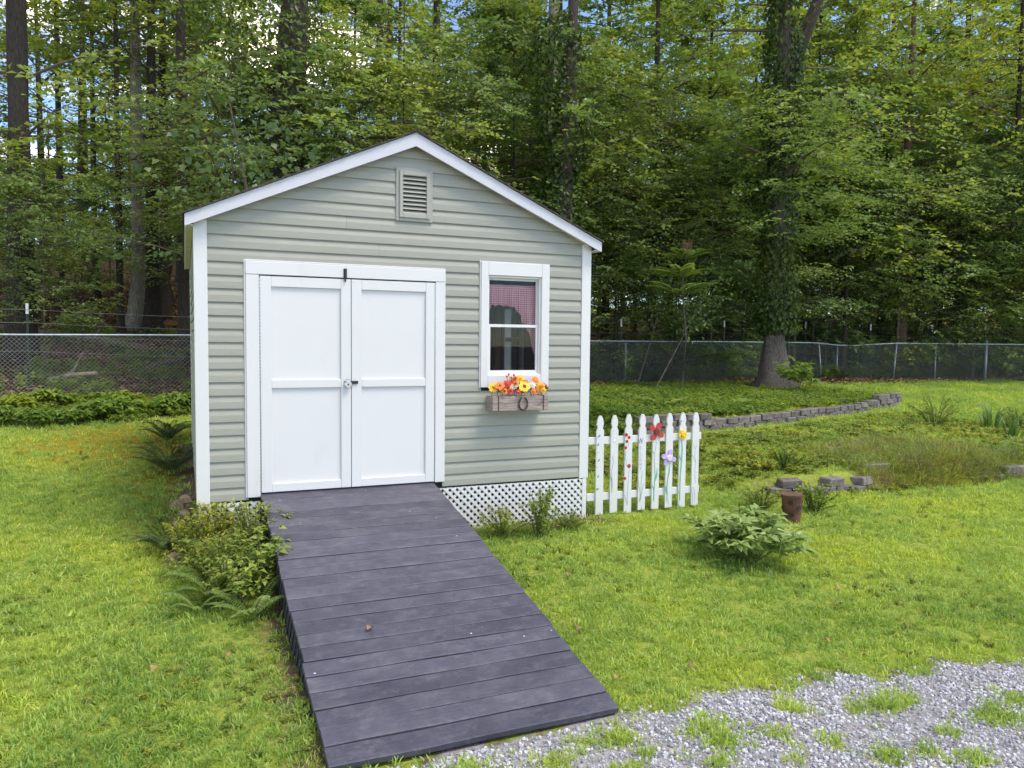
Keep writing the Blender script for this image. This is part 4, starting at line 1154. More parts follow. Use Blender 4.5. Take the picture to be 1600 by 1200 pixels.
rb_ = thing('garden_wall', (7.4, .2, -.4), 'half-buried tumbled block wall beside the rusty pot', 'wall')
lb = [(6.55, .22), (7.0, .08), (7.7, .10), (8.1, .25)]
def zb(k): return lambda x, y, s: gz(x, y-.4)+.05+.103*k
wall_course(lb, zb(0), 0, rb_); wall_course(lb, zb(1), 0, rb_, off=.15, skip=.35)
rc_ = thing('garden_wall', (11.6, .1, -.4), 'short block wall at the right picture edge holding the terrace', 'wall')
lc = [(10.3, .0), (11.2, .06), (12.4, .22), (14.0, .55)]
wall_course(lc, zb(0), 0, rc_); wall_course(lc, zb(1), 0, rc_, off=.15)
def slab(u, v, z, lx, ly, rz, lab):
    p = at_z(u, v, z); t = MB(); 
    t.box(-lx/2, lx/2, -ly/2, ly/2, -.035, .035, .012); t.v = [(x+R_.uniform(-.02, .02), y+R_.uniform(-.02, .02), zq) for x, y, zq in t.v]
    me = t.mesh('stepping_slab'); me.materials.append(M['slab'])
    o = link_mesh('stepping_slab', me, None, (p[0], p[1], gz(p[0], p[1])+.02), (R_.uniform(-.06, .06), R_.uniform(-.06, .06), rz)); tag(o, lab, 'slab', kind='thing')
slab(1325, 699, -.14, .75, .3, .1, 'upper flat stone slab at the top of the garden step'); slab(1343, 719, -.20, .6, .3, -.1, 'middle flat stone slab of the garden step'); slab(1362, 733, -.27, .8, .3, .05, 'lowest flat stone slab of the garden step')
# row of field stones along the left foot of the shed
for j in range(7):
    y = -.10+.27*j+R_.uniform(-.08, .08); x = -.15+R_.uniform(-.06, .05); mb = MB(); n = 7
    mb.tube([(0, 0, -.05), (0, 0, -.02), (0, 0, .03), (0, 0, .055)], [.035, .06, .052, .02], n)
    mb.v = [(a*R_.uniform(.8, 1.2), b*R_.uniform(.9, 1.35), c_*R_.uniform(.8, 1.1)) for a, b, c_ in mb.v]
    me = mb.mesh('edging_stone', smooth=False); me.materials.append(M['fieldstone'])
    tag(link_mesh('edging_stone', me, None, (x, y, gz(x, y)+.02), (0, 0, R_.uniform(0, 3))), 'tan field stone in the row along the left foot of the shed', 'stone', 'edging stones beside the shed')

# ------------------------------------------------------------------ picket fence panel
pf = thing('picket_fence', (4.5, 0, -.42), 'white picket fence panel with painted flowers beside the shed corner', 'fence')
PXS = [3.905+.1745*i for i in range(8)]
PTOP, PBOT = .632, -.412
def picket_poly(cx, top, bot):
    half = [(.011, 0), (.022, -.016), (.034, -.050), (.039, -.083), (.036, -.104), (.028, -.122), (.030, -.134), (.043, -.158), (.0445, -.17)]
    right = [(cx+a, top+b) for a, b in half]; left = [(cx-a, top+b) for a, b in reversed(half)]
    return right+[(cx+.0445, bot), (cx-.0445, bot)]+left
pick = []
for i, x in enumerate(PXS):
    dz = R_.uniform(-.008, .008)
    o = MB().prism(picket_poly(x, PTOP+dz, PBOT+R_.uniform(-.012, .012)), -.020, -.001).build('picket', M['white'], pf); pick.append(o)
MB().box(3.775, 5.215, 0, .032, .330, .408, .003).build('rail', M['white'], pf); MB().box(3.765, 5.20, 0, .032, -.268, -.190, .003).build('rail', M['white'], pf)
def strip(pts, w, mat, par, name='painted_stem', y=-.0215):
    mb = MB(); n = len(pts); vs_ = []
    for i, (x, z) in enumerate(pts):
        a = pts[max(i-1, 0)]; b = pts[min(i+1, n-1)]; tx, tz = b[0]-a[0], b[1]-a[1]; l = math.hypot(tx, tz) or 1
        ww = (w[i] if hasattr(w, '__len__') else w)/2
        vs_ += [(x-tz/l*ww, y, z+tx/l*ww), (x+tz/l*ww, y, z-tx/l*ww)]
    mb.add(vs_, [(2*i, 2*i+1, 2*i+3, 2*i+2) for i in range(n-1)]); return mb.build(name, mat, par)
def blob(cx, cz, rx, rz_, mat, par, name, y=-.0217, rot=0, n=10):
    pts = []
    for k in range(n):
        q = 2*PI*k/n; a = rx*math.cos(q); b = rz_*math.sin(q)
        pts.append((cx+a*math.cos(rot)-b*math.sin(rot), cz+a*math.sin(rot)+b*math.cos(rot)))
    return MB().prism(pts, y, -.0203).build(name, mat, par)
def cpx(cx, cy):     # crop pixel of the picket close-up to x,z on the fence plane
    p = at_y(900+cx/6.314, 630+cy/6.314, -.02); return p[0], p[2]
def curve(cs): return [cpx(*c_) for c_ in cs]
for (cx, cy, s, rot) in ((207, 207, .011, .3), (215, 243, .010, .2), (228, 325, .020, .7), (219, 410, .019, 1.2), (220, 485, .015, .5), (225, 563, .017, 1.0), (210, 632, .014, .6), (218, 722, .017, .9), (210, 848, .020, .4)):
    x, z = cpx(cx, cy); blob(x, z, s, s*.6, M['bluegrey'] if s > .016 else M['greypaint'], pick[0], 'painted_leaf', rot=rot)
strip(curve([(365, 270), (350, 320), (345, 350)]), .003, M['greypaint'], pick[1]); strip(curve([(362, 520), (368, 580), (350, 680), (355, 760), (352, 880)]), .006, M['bluegrey'], pick[1]); strip(curve([(340, 715), (350, 750), (356, 800), (352, 860)]), [.004, .014, .010, .004], M['teal'], pick[1], 'painted_leaf')
x, z = cpx(380, 365); blob(x, z, .022, .026, M['greypaint'], pick[1], 'painted_flower'); blob(x, z, .016, .019, M['whitepetal'], pick[1], 'painted_flower', y=-.0222)
for cx, cy, s in ((497, 313, .021), (523, 338, .019), (502, 377, .018), (490, 440, .018), (522, 620, .023), (482, 742, .018)):
    x, z = cpx(cx, cy); b = blob(x, z, s, s, M['redpaint'], pick[2], 'painted_poppy'); blob(x, z, s*.4, s*.4, M['darkred'], b, 'poppy_centre', y=-.0222)
strip(curve([(490, 470), (488, 540), (500, 620)]), .005, M['bluegrey'], pick[2]); strip(curve([(525, 650), (515, 760), (505, 880), (505, 990)]), .005, M['bluegrey'], pick[2]); strip(curve([(475, 900), (490, 950), (505, 1010)]), .006, M['bluegrey'], pick[2]); strip(curve([(520, 390), (512, 430)]), .004, M['bluegrey'], pick[2])
strip(curve([(605, 690), (618, 790), (632, 900), (628, 970)]), .005, M['bluegrey'], pick[3]); strip(curve([(652, 670), (642, 780), (640, 880), (628, 970)]), .006, M['teal'], pick[3]); strip(curve([(665, 790), (650, 880), (632, 960)]), .005, M['bluegrey'], pick[3])
for ch, cy, sz in (('W', 400, .088), ('E', 455, .05), ('L', 505, .05), ('C', 543, .045), ('O', 577, .042), ('M', 622, .05), ('E', 660, .048)):
    fc = bpy.data.curves.new('letter', 'FONT'); fc.body = ch; fc.size = sz; fc.align_x = 'CENTER'; fc.extrude = .0004
    tmp = bpy.data.objects.new('tmp', fc); me = bpy.data.meshes.new_from_object(tmp); bpy.data.objects.remove(tmp)
    me.materials.clear(); me.materials.append(M['bluepaint'] if ch == 'W' else M['bluegrey'])
    x, z = cpx(636, cy); b = wloc(pick[3]); link_mesh('letter', me, pick[3], (x-b[0], -.0212-b[1], z-b[2]), (PI/2, 0, 0), (.75, 1, 1))
strip(curve([(785, 330), (792, 400), (775, 500), (772, 600), (780, 720), (768, 850), (765, 965)]), [.006, .006, .006, .009, .011, .017, .012], M['teal'], pick[4]); strip(curve([(745, 430), (755, 470), (770, 500)]), [.003, .013, .004], M['teal'], pick[4], 'painted_leaf'); strip(curve([(800, 640), (795, 710), (782, 765)]), [.003, .024, .006], M['teal'], pick[4], 'painted_leaf'); strip(curve([(738, 775), (752, 820), (768, 850)]), [.003, .014, .005], M['teal'], pick[4], 'painted_leaf')
strip(curve([(922, 590), (920, 660), (905, 740), (895, 830), (900, 900), (890, 970)]), [.008, .016, .014, .017, .012, .004], M['teal'], pick[5]); strip(curve([(872, 790), (885, 850), (895, 900)]), [.003, .020, .006], M['teal'], pick[5], 'painted_leaf')
strip(curve([(1042, 360), (1047, 450), (1040, 560), (1030, 680), (1025, 800), (1022, 960)]), [.012, .020, .019, .018, .014, .010], M['teal'], pick[6]); strip(curve([(1012, 490), (1025, 540), (1038, 565)]), [.003, .018, .005], M['teal'], pick[6], 'painted_leaf')
x, z = cpx(1038, 178); blob(x, z, .011, .007, M['bluepaint'], pick[6], 'painted_bee', rot=-.6)
strip(curve([(1160, 400), (1175, 450), (1170, 520), (1180, 580), (1172, 680), (1175, 790)]), .004, M['bluegrey'], pick[7]); strip(curve([(1192, 410), (1180, 450)]), .004, M['bluegrey'], pick[7]); strip(curve([(1148, 510), (1165, 550), (1178, 575)]), .004, M['bluegrey'], pick[7])
for cx, cy in ((1185, 372), (1187, 680), (1180, 770), (1163, 405), (1150, 830)):
    x, z = cpx(cx, cy); blob(x, z, .006, .006, M['purple'], pick[7], 'painted_bud')
for i, (cx, top) in enumerate(((640, 1030), (1010, 860), (1160, 830), (1140, 850), (900, 930))):
    strip(curve([(cx, top), (cx+10, top+60), (cx+4, min(top+150, 1010))]), .004, M['bluegrey'], pick[[3, 6, 7, 7, 5][i]], 'painted_grass')
def wood_flower(cx, cy, petals, pl_, pw, mat, cmat, cr, rot, lab, par):
    x, z = cpx(cx, cy)
    c_ = MB().tube([(x, -.052, z), (x, -.042, z), (x, -.0205, z)], [cr*.85, cr, cr], 14).build('wooden_flower', cmat, par); tag(c_, lab)
    for k, q in enumerate(petals):
        q = math.radians(q); n = 12; pts = []
        for j in range(n):
            a = 2*PI*j/n; e = pl_/2*(1+math.cos(a))*.98+cr*.3; f = pw/2*math.sin(a)*(1.0+.25*math.cos(a))
            pts.append((x+e*math.cos(q)-f*math.sin(q), z+e*math.sin(q)+f*math.cos(q)))
        MB().prism(pts, -.036, -.0225).build('petal', mat, c_)
wood_flower(790, 277, [62, 145, 240, 325], .098, .058, M['redpaint'], M['darkred'], .034, 0, 'red wooden flower with dark centre', pick[4])
wood_flower(912, 538, [75, 165, 235, 345], .088, .052, M['purple'], M['pink'], .034, 0, 'lavender wooden flower with pink centre', pick[5])
wood_flower(1048, 308, [20, 100, 190, 255, 320], .046, .046, M['yellow'], M['yellow'], .026, 0, 'yellow wooden flower', pick[6])

# ------------------------------------------------------------------ rusty pot
pp = at_z(1238, 806, -.43); pot = thing('strawberry_pot', (pp[0], pp[1], gz(pp[0], pp[1])-.02), 'rusty brown pot with round holes leaning in the grass', 'pot')
pb = wloc(pot); mb = MB()
mb.tube([pb+np.array(p) for p in ((0, 0, 0), (0, 0, .04), (0, 0, .2), (0, 0, .33), (-.005, 0, .345), (-.005, 0, .37), (-.005, 0, .3701), (-.005, 0, .28))], [.085, .092, .112, .114, .120, .120, .100, .095], 20)
mb.build('pot_body', M['terracotta'], pot, smooth=False)
def cam_side(az_off, z, r):
    q = math.atan2(CAM[1]-pp[1], CAM[0]-pp[0])+az_off; return np.array([math.cos(q), math.sin(q), 0]), pb+np.array([math.cos(q)*r, math.sin(q)*r, z])
for az, z, r in ((-.15, .285, .112), (.75, .22, .110), (-.05, .13, .100), (-1.1, .20, .110), (1.7, .28, .112)):
    d_, c_ = cam_side(az, z, r)
    h = MB().tube([c_-d_*.03, c_+d_*.006], .030, 12).build('hole_shade_disc', M['potdark'], pot)  # solid dark disc, its colour stands for the shade inside a hole
MB().tube([pb+np.array([-.005, 0, .30]), pb+np.array([-.005, 0, .335])], [.099, .099], 16).build('soil', M['potdark'], pot)
pot.rotation_euler = (.03, -.07, 0); pot.scale = (.92, .92, .86)

# ------------------------------------------------------------------ small plants
def plant(name, x, y, label, cat, builder, group=None, rz=0, scale=1.0):
    t = thing(name, (x, y, gz(x, y)-.01), label, cat, group, rz)
    builder(t, scale); return t
def leafy(seed, n_stem, height, spread, per, leaf, ratio, mat, droop=.25, up=.5, bare=.2):
    g = np.random.default_rng(seed); st = MB(); parts = []
    for i in range(n_stem):
        az = g.random()*2*PI; sp = spread*g.random()**.6; h = height*g.uniform(.6, 1.1)*(1-.35*(sp/spread)**2)
        e = np.array([math.cos(az)*sp, math.sin(az)*sp, h]); b = e*np.array([.22, .22, 0])
        m_ = b*.5+e*.5+np.array([-math.cos(az)*sp*.12, -math.sin(az)*sp*.12, h*.12])
        st.tube([b, m_, e], [.005, .004, .002], 4, cap=False)
        tt = bare+(1-bare)*g.random(per)**.7; tt = tt[:, None]
        P = b*(1-tt)**2+2*m_*tt*(1-tt)+e*tt**2
        q = g.random(per)*2*PI; out = np.stack([np.cos(q), np.sin(q), up*g.uniform(-.4, 1, per)], 1)+np.array([math.cos(az), math.sin(az), 0])*.5*(sp/spread)
        nn = np.array([0, 0, 1.])+g.normal(size=(per, 3))*.3+out*.2
        Ls = leaf*g.uniform(.6, 1.15, per)
        parts.append(leaf_arrays(P, out, nn, Ls, Ls*ratio, .15, droop))
    sm_ = st.mesh('stem'); sm_.materials.append(M['stem'])
    return tri_mesh('foliage', parts, mat), sm_
def fern_mesh(seed, n, length, mat, arch=1.0, width=.075):
    g = np.random.default_rng(seed); parts = []; st = MB()
    for i in range(n):
        az = 2*PI*(i/n)+g.normal()*.25; ln = length*g.uniform(.7, 1.15); h = ln*g.uniform(.45, .95)*arch
        dirh = np.array([math.cos(az), math.sin(az), 0]); side = np.array([-math.sin(az), math.cos(az), 0])
        k = 26; t = np.linspace(.12, 1, k)[:, None]
        P = dirh*ln*.85*t+np.array([0, 0, 1.])*(h*(1.7*t-1.05*t*t))
        w_ = width*ln/.5*np.sin(np.clip(t*2.9+.25, 0, PI))[:, 0]*.9+.006
        for s in (1, -1):
            d = side*s+dirh*.45+np.array([0, 0, -.12]); dd = np.tile(d, (k, 1))
            parts.append(leaf_arrays2(P, dd, np.tile(np.array([0, 0, 1.])+dirh*.2, (k, 1))+g.normal(size=(k, 3))*.12, w_, np.full(k, .017*ln/.5), .1))
        st.tube([tuple(P[j]) for j in range(0, k, 5)], .0025, 4, cap=False)
    sm_ = st.mesh('stem'); sm_.materials.append(M['stem'])
    return tri_mesh('frond', parts, mat), sm_
def blade_mesh(seed, n, length, wid, spread, mat, name='blade', droop=.5):
    g = np.random.default_rng(seed); Vs = []; Fs = []
    for i in range(n):
        az = g.random()*2*PI; r = spread*math.sqrt(g.random()); b = np.array([math.cos(az)*r, math.sin(az)*r, 0]); a2 = az+g.normal()*.9
        d = np.array([math.cos(a2), math.sin(a2), 0]); s = np.array([-d[1], d[0], 0]); L = length*g.uniform(.55, 1.15); le = g.uniform(.15, .9); w = wid*g.uniform(.7, 1.2)/2
        p1 = b+d*L*le*.3+np.array([0, 0, L*.55]); p2 = b+d*L*le*(.6+.5*droop)+np.array([0, 0, L*(.95-droop*le*.55)])
        o = len(Vs); Vs += [b-s*w, b+s*w, p1+s*w*.9, p1-s*w*.9, p2]; Fs += [(o, o+1, o+2, ), (o, o+2, o+3), (o+3, o+2, o+4)]
    me = mesh_np(name, np.array(Vs), np.array(Fs).ravel(), np.full(len(Fs), 3)); me.materials.append(mat); return me
def put(me2, part='foliage'):
    def b(t, s):
        f_ = link_mesh(part, me2[0], t, scale=(s, s, s)); link_mesh('stem', me2[1], f_)
    return b
def pxz(u, v, z=-.45):
    p = at_z(u, v, z); 
    for _ in range(4): p = at_z(u, v, gz(p[0], p[1]))
    return p[0], p[1]

peony = leafy(3, 58, .44, .60, 26, .135, .46, M['leaf_peony'], .22, .6, .35)
x, y = pxz(1158, 872); plant('peony_bush', x, y, 'rounded leafy green peony bush alone on the lawn', 'bush', put(peony), scale=1.0)
wd1 = leafy(5, 34, .36, .30, 34, .05, .35, M['leaf_weed'], .2, .7, .15); wd2 = leafy(6, 26, .5, .26, 40, .055, .33, M['leaf_weed'], .2, .8, .1)
vine2 = leafy(8, 18, .5, .3, 14, .075, .62, M['leaf_yellow'], .3, .4, .3)
x, y = pxz(845, 838); plant('wild_shrub', x, y, 'wispy green shrub growing against the right lattice skirt', 'shrub', put(wd2), scale=1.0)
x, y = pxz(785, 838); plant('weed_clump', x, y, 'low weed clump beside the top right edge of the ramp', 'weed', put(wd1), scale=.85)
x, y = pxz(890, 828); plant('weed_clump', x, y, 'small weed clump under the right corner of the lattice', 'weed', put(wd1), rz=2, scale=.6)
x, y = pxz(722, 800, -.45); plant('weed_clump', x, y+.05, 'thin weed poking up beside the ramp at the lattice', 'weed', put(wd1), rz=1, scale=.55)
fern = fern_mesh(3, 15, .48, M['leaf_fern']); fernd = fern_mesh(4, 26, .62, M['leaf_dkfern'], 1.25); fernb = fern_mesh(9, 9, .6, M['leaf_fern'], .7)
for u, v, s, lab in ((335, 935, .8, 'large fern clump left of the ramp nearest the lawn'), (395, 965, .7, 'front fern hugging the dark side of the ramp'), (372, 905, 1.0, 'fern in the middle of the bed left of the ramp'), (310, 955, .6, 'fern at the outer front corner of the bed')):
    x, y = pxz(u, v); plant('fern', x, y, lab, 'fern', put(fern, 'frond'), rz=u, scale=s)
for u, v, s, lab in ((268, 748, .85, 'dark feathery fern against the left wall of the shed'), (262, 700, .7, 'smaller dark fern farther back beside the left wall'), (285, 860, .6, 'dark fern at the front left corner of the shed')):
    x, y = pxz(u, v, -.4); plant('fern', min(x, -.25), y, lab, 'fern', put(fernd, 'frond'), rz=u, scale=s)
for u, v, s, me2, lab in ((340, 870, 1.0, wd2, 'tall weedy clump in front of the left lattice'), (385, 860, .95, wd1, 'bushy weed between left lattice and ramp'), (312, 905, .9, wd1, 'low bushy weed at the lawn edge left of ramp'), (365, 910, .9, wd2, 'weed clump in the middle of the fern bed'), (418, 925, 1., vine2, 'yellow-green broad-leaved vine climbing the ramp side'), (372, 955, .7, vine2, 'small broad-leaved plant in front of the fern bed'), (325, 850, 1.1, wd2, 'tall feathery weed at the front left shed corner'), (350, 930, 1.15, wd1, 'bright weed clump between the two front ferns'), (400, 890, 1.2, wd2, 'tall weed against the upper left side of the ramp'), (305, 885, 1.0, wd2, 'leggy weed at the outer edge of the fern bed')):
    x, y = pxz(u, v); x = min(x, .40); plant('wild_plant', x, y, lab, 'plant', put(me2), rz=u*.1, scale=s)
# sumac with a faded plume, right of the shed
sx_, sy_ = gp(1066, 18.6); sumac = thing('sumac', (sx_, sy_, gz(sx_, sy_)-.02), 'sumac with feathery leaves and faded pinkish plume right of the shed', 'sapling')
MB().tube([wloc(sumac)+np.array(p) for p in ((0, 0, 0), (.1, 0, 1.3), (-.05, 0, 2.6), (.05, 0, 3.45))], [.03, .026, .02, .012], 6).build('trunk', M['twig'], sumac)
suf = fern_mesh(23, 13, 1.05, M['leaf_fern'], .55, .11)
for q in range(3):
    f_ = link_mesh('frond', suf[0], sumac, (-.1+.12*q, .1*q, 2.35+.45*q), (0, 0, q*1.3), (1-.12*q,)*3); link_mesh('stem', suf[1], f_)
link_mesh('plume', blade_mesh(24, 130, .42, .012, .10, leaf_mat('faded_plume', (.24, .15, .10), (.38, .25, .18), None, .2, .8), 'plume', .8), sumac, (.05, 0, 3.42))
# shrub beside the pot
potsh = leafy(11, 30, .34, .30, 60, .03, .7, M['leaf_bed'], .1, .7, .1)
x, y = pxz(1272, 800); plant('small_shrub', x, y, 'small dense shrub growing against the rusty pot', 'shrub', put(potsh))
x, y = pxz(1225, 765); plant('small_shrub', x, y, 'tangled weeds trailing over the block wall behind the pot', 'shrub', put(potsh), rz=1, scale=.9)
x, y = pxz(1190, 795); plant('weed_clump', x, y, 'feathery pale weed clump left of the rusty pot', 'weed', put(wd1), rz=1.3, scale=.8)
ysh = leafy(12, 34, .62, .55, 50, .05, .45, M['leaf_yellow'], .15, .8, .1)
x, y = pxz(1462, 664, -.1); plant('yellow_green_shrub', x, y, 'loose yellow-green shrub on the upper lawn', 'shrub', put(ysh))
sw = blade_mesh(5, 26, .62, .045, .12, M['leaf_sword'], 'blade', .5)
for u, v, s, lab in ((1550, 672, 1.0, 'tall upright iris clump at the right edge of the lawn'), (1578, 682, .8, 'iris clump at the right picture edge in front')):
    x, y = pxz(u, v, -.1); t = thing('iris_clump', (x, y, gz(x, y)-.01), lab, 'plant', None, u); link_mesh('blade', sw, t, scale=(s, s, s))
x, y = pxz(1590, 672, -.1); plant('wild_plant', x, y, 'silvery leafy plant between the iris clumps', 'plant', put(wd1), scale=1.2)
# sapling in the upper bed, ferns along the wall top
sapl = leafy(14, 16, 1.0, .55, 16, .24, .42, M['leaf_bed'], .3, .5, .45)
x, y = pxz(1243, 618, .15); plant('pokeweed', x, y, 'tall large-leaved plant in the upper bed before the oak', 'plant', put(sapl), scale=.95)
for u, v, s, lab in ((1155, 640, 1.15, 'fern arching over the middle of the long block wall'), (1050, 640, 1.0, 'fern at the wall top behind the picket fence'), (1005, 628, .9, 'fern left of the others in the upper bed')):
    x, y = pxz(u, v, .15); plant('fern', x, y+.2, lab, 'fern', put(fernb, 'frond'), rz=u, scale=s)
# broad-leaved row before the left fence
hosta = leafy(15, 34, .36, .42, 10, .20, .50, M['leaf_bed'], .35, .3, .55)
for j, (u, v) in enumerate(((-40, 668), (8, 664), (45, 668), (85, 662), (120, 664), (150, 658), (185, 655), (215, 650), (25, 645), (70, 642), (110, 640), (150, 638), (190, 640), (255, 648), (280, 645))):
    x, y = pxz(u, v, .05); plant('broadleaf_plant', x, y, 'broad-leaved plant in the bed below the left fence', 'plant', put(hosta), group='broad-leaved plants by the left fence', rz=j*1.1, scale=R_.uniform(.55, .9))

# ------------------------------------------------------------------ scattered masses (geometry nodes)
proto_col = []
def proto(name, me):
    o = bpy.data.objects.new(name, me); proto_col.append(o); return o
def scatter(name, pts, rots, scl, protos, kind_label=None):
    me = bpy.data.meshes.new(name); me.vertices.add(len(pts)); me.vertices.foreach_set('co', np.asarray(pts, np.float32).ravel())
    a = me.attributes.new('rot', 'FLOAT_VECTOR', 'POINT'); a.data.foreach_set('vector', np.asarray(rots, np.float32).ravel())
    a = me.attributes.new('scl', 'FLOAT', 'POINT'); a.data.foreach_set('value', np.asarray(scl, np.float32))
    a = me.attributes.new('pick', 'INT', 'POINT'); a.data.foreach_set('value', NP.integers(0, len(protos), len(pts)).astype(np.int32))
    me.update()
    o = bpy.data.objects.new(name, me); COL.objects.link(o); tag(o, kind='stuff')
    nt = bpy.data.node_groups.new(name+'_nodes', 'GeometryNodeTree')
    nt.interface.new_socket('Geometry', in_out='INPUT', socket_type='NodeSocketGeometry'); nt.interface.new_socket('Geometry', in_out='OUTPUT', socket_type='NodeSocketGeometry')
    ns, ls = nt.nodes, nt.links
    gi = ns.new('NodeGroupInput'); go_ = ns.new('NodeGroupOutput'); iop = ns.new('GeometryNodeInstanceOnPoints'); g2i = ns.new('GeometryNodeGeometryToInstance')
    for p in reversed(protos):
        oi = ns.new('GeometryNodeObjectInfo'); oi.inputs['Object'].default_value = p; ls.new(oi.outputs['Geometry'], g2i.inputs[0])
    def na(nm, ty):
        n = ns.new('GeometryNodeInputNamedAttribute'); n.data_type = ty; n.inputs['Name'].default_value = nm; return n.outputs['Attribute']
    e2r = ns.new('FunctionNodeEulerToRotation'); ls.new(na('rot', 'FLOAT_VECTOR'), e2r.inputs[0])
    m2p = ns.new('GeometryNodeMeshToPoints'); ls.new(gi.outputs[0], m2p.inputs[0]); ls.new(m2p.outputs[0], iop.inputs['Points'])
    if len(protos) == 1: ls.new(ns[ 'Object Info'].outputs['Geometry'], iop.inputs['Instance'])
    else:
        # one Geometry-to-Instance per proto, joined
        ns.remove(g2i); jn = ns.new('GeometryNodeJoinGeometry')
        for n in [n for n in ns if n.bl_idname == 'GeometryNodeObjectInfo']:
            gg = ns.new('GeometryNodeGeometryToInstance'); ls.new(n.outputs['Geometry'], gg.inputs[0]); ls.new(gg.outputs[0], jn.inputs[0])
        ls.new(jn.outputs[0], iop.inputs['Instance']); iop.inputs['Pick Instance'].default_value = True; ls.new(na('pick', 'INT'), iop.inputs['Instance Index'])
    ls.new(e2r.outputs[0], iop.inputs['Rotation']); ls.new(na('scl', 'FLOAT'), iop.inputs['Scale'])
    ls.new(iop.outputs[0], go_.inputs[0])
    md = o.modifiers.new('scatter', 'NODES'); md.node_group = nt
    return o

def cone_points(n, r0, r1, margin=12):
    half = math.radians(34+margin); th = YAW+NP.uniform(-half, half, n); r = NP.uniform(r0, r1, n)
    return CAM[0]+r*np.sin(th), CAM[1]+r*np.cos(th), r
def on_ramp(x, y): return (x > RX0-.01) & (x < RX1+.01) & (y < 0.05) & (y > -RL*ca-.02)
def in_shed(x, y): return (x > -.05) & (x < W+.05) & (y > -.05) & (y < DEP+.1)
def near_wall(x, y):
    a = (np.abs(y-wall_a_y(x)) < .14) & (x > 6.6) & (x < 15.2); b = (np.abs(y-wall_b_y(x)) < .14) & (x > 6.3) & (x < 14); return a | b

GR = [proto('grass_tuft', blade_mesh(60+i, 20, .058, .0078, .065, M['grass'], 'grass_tuft', .9)) for i in range(4)]
x, y, r = cone_points(135000, 2.4, 30)
keep = (~on_ramp(x, y)) & (~in_shed(x, y)) & (~near_wall(x, y)) & (y < 9.9)
keep &= (y > grav_edge(x)-.03+.16*NP.random(len(x))**2) 
keep &= ~((x < 3) & (y > bed_edge_l(x)+NP.normal(size=len(x))*.15))
keep &= ~((x > -.32) & (x < .0) & (y > -.2) & (y < 4.3) & (NP.random(len(x)) < .75))
keep &= ~((x > .0) & (x < RX0) & (y > -3.0) & (y < 0) & (NP.random(len(x)) < .5))
mossd = np.exp(-((x+.9)/1.6)**2-((y-4.6)/1.8)**2); keep &= NP.random(len(x)) > .75*mossd
x, y, r = x[keep], y[keep], r[keep]
z = ground_z(x, y); n = len(x)
sc_ = (.5+.6*NP.random(n)**1.8)*np.interp(r, [2, 8, 20, 30], [.95, 1.05, 1.6, 2.1])
scatter('lawn_grass', np.stack([x, y, z-.004], 1), np.stack([NP.normal(size=n)*.33, NP.normal(size=n)*.33, NP.random(n)*6.28], 1), sc_, GR)
# dense extra grass patches in the gravel
xs, ys = [], []
for a, b, q in PATCH:
    k = int(26*(q/.1)**2); th = NP.random(k)*6.28; rr = q*.75*np.abs(NP.normal(size=k))*(1+.4*np.sin(th*3+a*9)); xs.append(a+rr*np.cos(th)*1.25); ys.append(b+rr*np.sin(th)*.8)
x, y = np.concatenate(xs), np.concatenate(ys); n = len(x)
scatter('driveway_grass', np.stack([x, y, ground_z(x, y)-.004], 1), np.stack([NP.normal(size=n)*.2, NP.normal(size=n)*.2, NP.random(n)*6.28], 1), .35+.75*NP.random(n)**1.5, GR)

# gravel
def stone_mesh(seed):
    mb = MB(); r = random.Random(seed); n = 6
    mb.tube([(0, 0, -.45), (0, 0, -.15), (0, 0, .25), (0, 0, .45)], [.25, .6, .52, .2], n)
    mb.v = [(a*r.uniform(.7, 1.3), b*r.uniform(.6, 1.1), c_*r.uniform(.7, 1.2)) for a, b, c_ in mb.v]
    me = mb.mesh('pebble'); me.materials.append(M['gravel']); return me
ST = [proto('pebble', stone_mesh(s)) for s in range(5)]
n = 130000; x = NP.uniform(-1.5, 7.5, n); y = -3.3-3.2*NP.random(n)**1.3
keep = (y < grav_edge(x)+.06*NP.normal(size=n)) & ~on_ramp(x, y) & (NP.random(n) < .72+.35*np.sin(x*3.1+1.2*np.sin(y*4))*np.sin(y*5.3+x)); x, y = x[keep], y[keep]; n = len(x)
scatter('gravel', np.stack([x, y, ground_z(x, y)+.003], 1), NP.random((n, 3))*6.28, .007+.016*NP.random(n)**2.5, ST)

# weeds of the upper bed and rough terrace, wood-edge undergrowth
WP = [proto('weed', leafy(70+i, 9, .16, .13, 14, .05, .5, M['leaf_bed'], .2, .6, .1)[0]) for i in range(3)]
WT = [proto('weed', leafy(80+i, 7, .08, .12, 12, .032, .7, M['leaf_weed'], .2, .5, .1)[0]) for i in range(2)]
x, y, r = cone_points(60000, 8, 27); 
bed = ((x > 3.8) & (x < 15.0) & (y > wall_a_y(x)+.12) & (y < 10.2) & (NP.random(len(x)) < .9)) | ((x < 3) & (y > bed_edge_l(x)+.1) & (y < 9.6) & (NP.random(len(x)) < .5))
bed &= ~in_shed(x, y) & (y > 3.4)
bx, by = x[bed], y[bed]; n = len(bx)
scatter('bed_weeds', np.stack([bx, by, ground_z(bx, by)-.01], 1), np.stack([NP.normal(size=n)*.1, NP.normal(size=n)*.1, NP.random(n)*6.28], 1), .45+.75*NP.random(n)**1.6, WP)
tr_ = (x > 4.6) & (x < 14) & (y > -.1+.6*(x < 6.4)) & (y < wall_a_y(x)-.45) & (NP.random(len(x)) < .28) & ~near_wall(x, y)
tx, ty = x[tr_], y[tr_]; n = len(tx)
